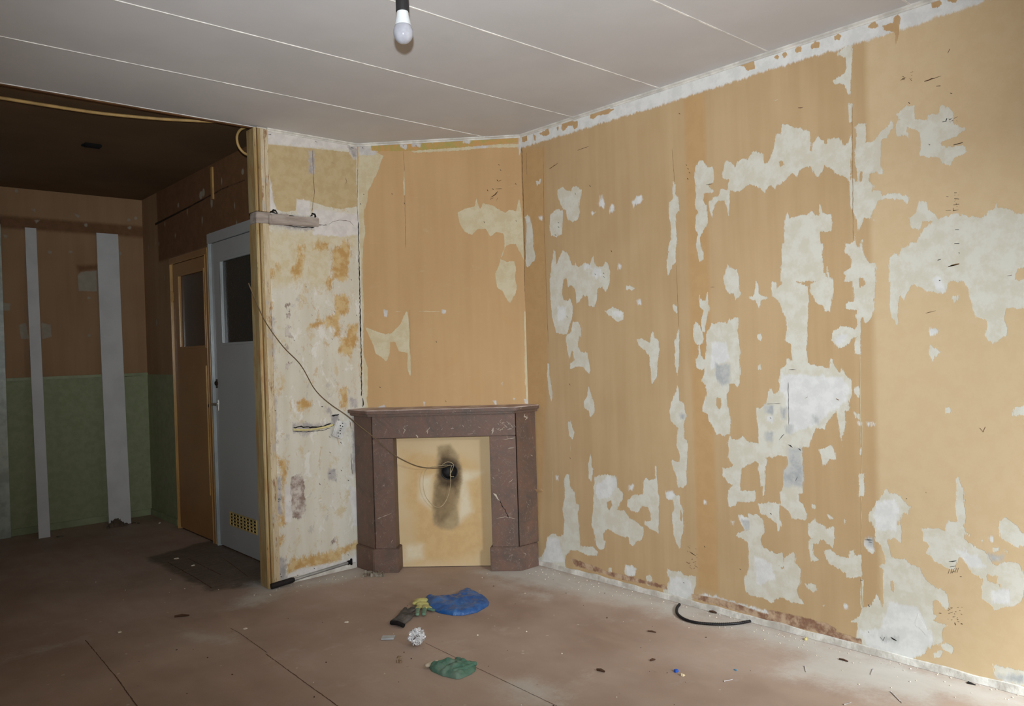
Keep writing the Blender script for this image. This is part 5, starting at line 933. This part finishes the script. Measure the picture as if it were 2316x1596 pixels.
bm = bmesh.new()
for i in range(80):
    x = random.uniform(.9, 3.25); y = random.uniform(.9, 4.0)
    if x+y > 6.7: continue
    chip(bm, (x, y, .0008), random.choice((.0015, .002, .003, .005)), .0025, i)
tag(bmobj('dark_crumbs', bm, m_splt), 'scattered dark brown dirt crumbs over the floor', 'debris', kind='stuff')
def stick(name, a, b, r, mat, label, cat, flat=False, grp=None):
    A_, B_ = Vector(onz(*a)), Vector(onz(*b)); A_.z = B_.z = r*.9; bm = bmesh.new()
    if cat == 'screw':
        d_ = (B_-A_).normalized(); tube(bm, [A_, A_+d_*r*1.2], r*1.9, 8); tube(bm, [A_, B_], r, 8, rf=lambda f: r*(1.0 if f < .5 else .6)); 
        for k_ in range(6): q_ = A_.lerp(B_, .3+.1*k_); tube(bm, [q_, q_+d_*.0012], r*1.35, 8)
        for v_ in bm.verts: v_.co.z = max(v_.co.z, .0005)
    else: tube(bm, [A_, A_.lerp(B_, .5)+Vector((0, 0, r*.5)), B_], r, 5, rf=lambda f: r*(1.2-abs(f-.4)))
    return tag(bmobj(name, bm, mat), label, cat, grp)
m_scr = NT('zinc_screw').out(lin((206, 200, 200)), .35, .5, .6)
for a, b, l in (((1820, 1507), (1823, 1520), 'silver screw pointing to the wall, nearest the yellow foam crumb'), ((1637, 1541), (1657, 1537), 'silver screw nearest the pale teal scrap'), ((1974, 1514), (1969, 1526), 'silver screw on the white dust by the right wall'), ((2015, 1565), (2040, 1590), 'longest silver screw, nearest the right corner of the picture'), ((1908, 1594), (1925, 1589), 'silver screw at the bottom edge, below the others')):
    stick('screw', a, b, .0020, m_scr, l, 'screw', grp='screws on the floor by the right wall')
for a, b, r, l in (((1465, 1428), (1484, 1431), .004, 'dark wood splinter on the floor below the black hose'), ((1471, 1495), (1482, 1493), .005, 'short dark wood splinter left of the bright blue scrap'), ((1898, 1491), (1918, 1497), .004, 'dark wood splinter on white dust under the exposed brown board'), ((1605, 1384), (1621, 1388), .006, 'dark wood splinter inside the curve of the black hose'), ((1350, 1516), (1368, 1521), .006, 'dark crumbly splinter right of the green glove'), ((395, 1396), (428, 1393), .007, 'dark splinter on the dim floor in front of the opening')):
    stick('wood_splinter', a, b, r, m_splt, l, 'splinter', grp='splinters on the floor')
# torn end of the skirting timber
bm = bmesh.new(); pts = [hit(x, y, (1, 0, 0), XR-.03) for x, y in ((2188, 1547), (2200, 1551), (2222, 1560), (2236, 1568), (2262, 1577), (2300, 1590))]; tube(bm, pts, .007, 6, rf=lambda f: .011*(1-f)+.002)
o = bmobj('trim_8', bm, m_dark); o['kind'] = 'structure'
# curl of wallpaper sticking out beside the mantel
cp = hit(1216, 1112, (1, 0, 0), XR-.006); bm = bmesh.new(); rows = []
for i in range(7):
    f = i/6; yv = cp[1]+.055-.11*f; rows.append([bm.verts.new((XR-.0015-.03*math.sin(f*2.2)*(.3+.7*k2), yv, cp[2]-.012+.022*k2+.02*f)) for k2 in (0, .5, 1)]+[bm.verts.new((XR-.0035-.03*math.sin(f*2.2)*(.3+.7*k2), yv, cp[2]-.012+.022*k2+.02*f)) for k2 in (1, .5, 0)])
for a, b in zip(rows, rows[1:]):
    for j in range(6): bm.faces.new([a[j], a[(j+1) % 6], b[(j+1) % 6], b[j]])
bm.faces.new(rows[0]); bm.faces.new(rows[-1][::-1])
tag(bmobj('wallpaper_curl', bm, simple('tan_paper_curl', (222, 184, 136))), 'torn curl of tan wallpaper on the right wall beside the mantel', 'wallpaper')
# hook plate on the dark ceiling
pq = onz(209, 326, ZB); bm = bmesh.new(); bx(bm, (pq[0]-.05, pq[1]-.03, ZB-.02), (pq[0]+.05, pq[1]+.03, ZB), 0, .004); bx(bm, (pq[0]-.055, pq[1]+.02, ZB-.012), (pq[0]-.045, pq[1]+.05, ZB), 0, .002)
tag(bmobj('junction_box', bm, m_slot), 'small dark ceiling fitting on the brown ceiling of the back room', 'fitting')
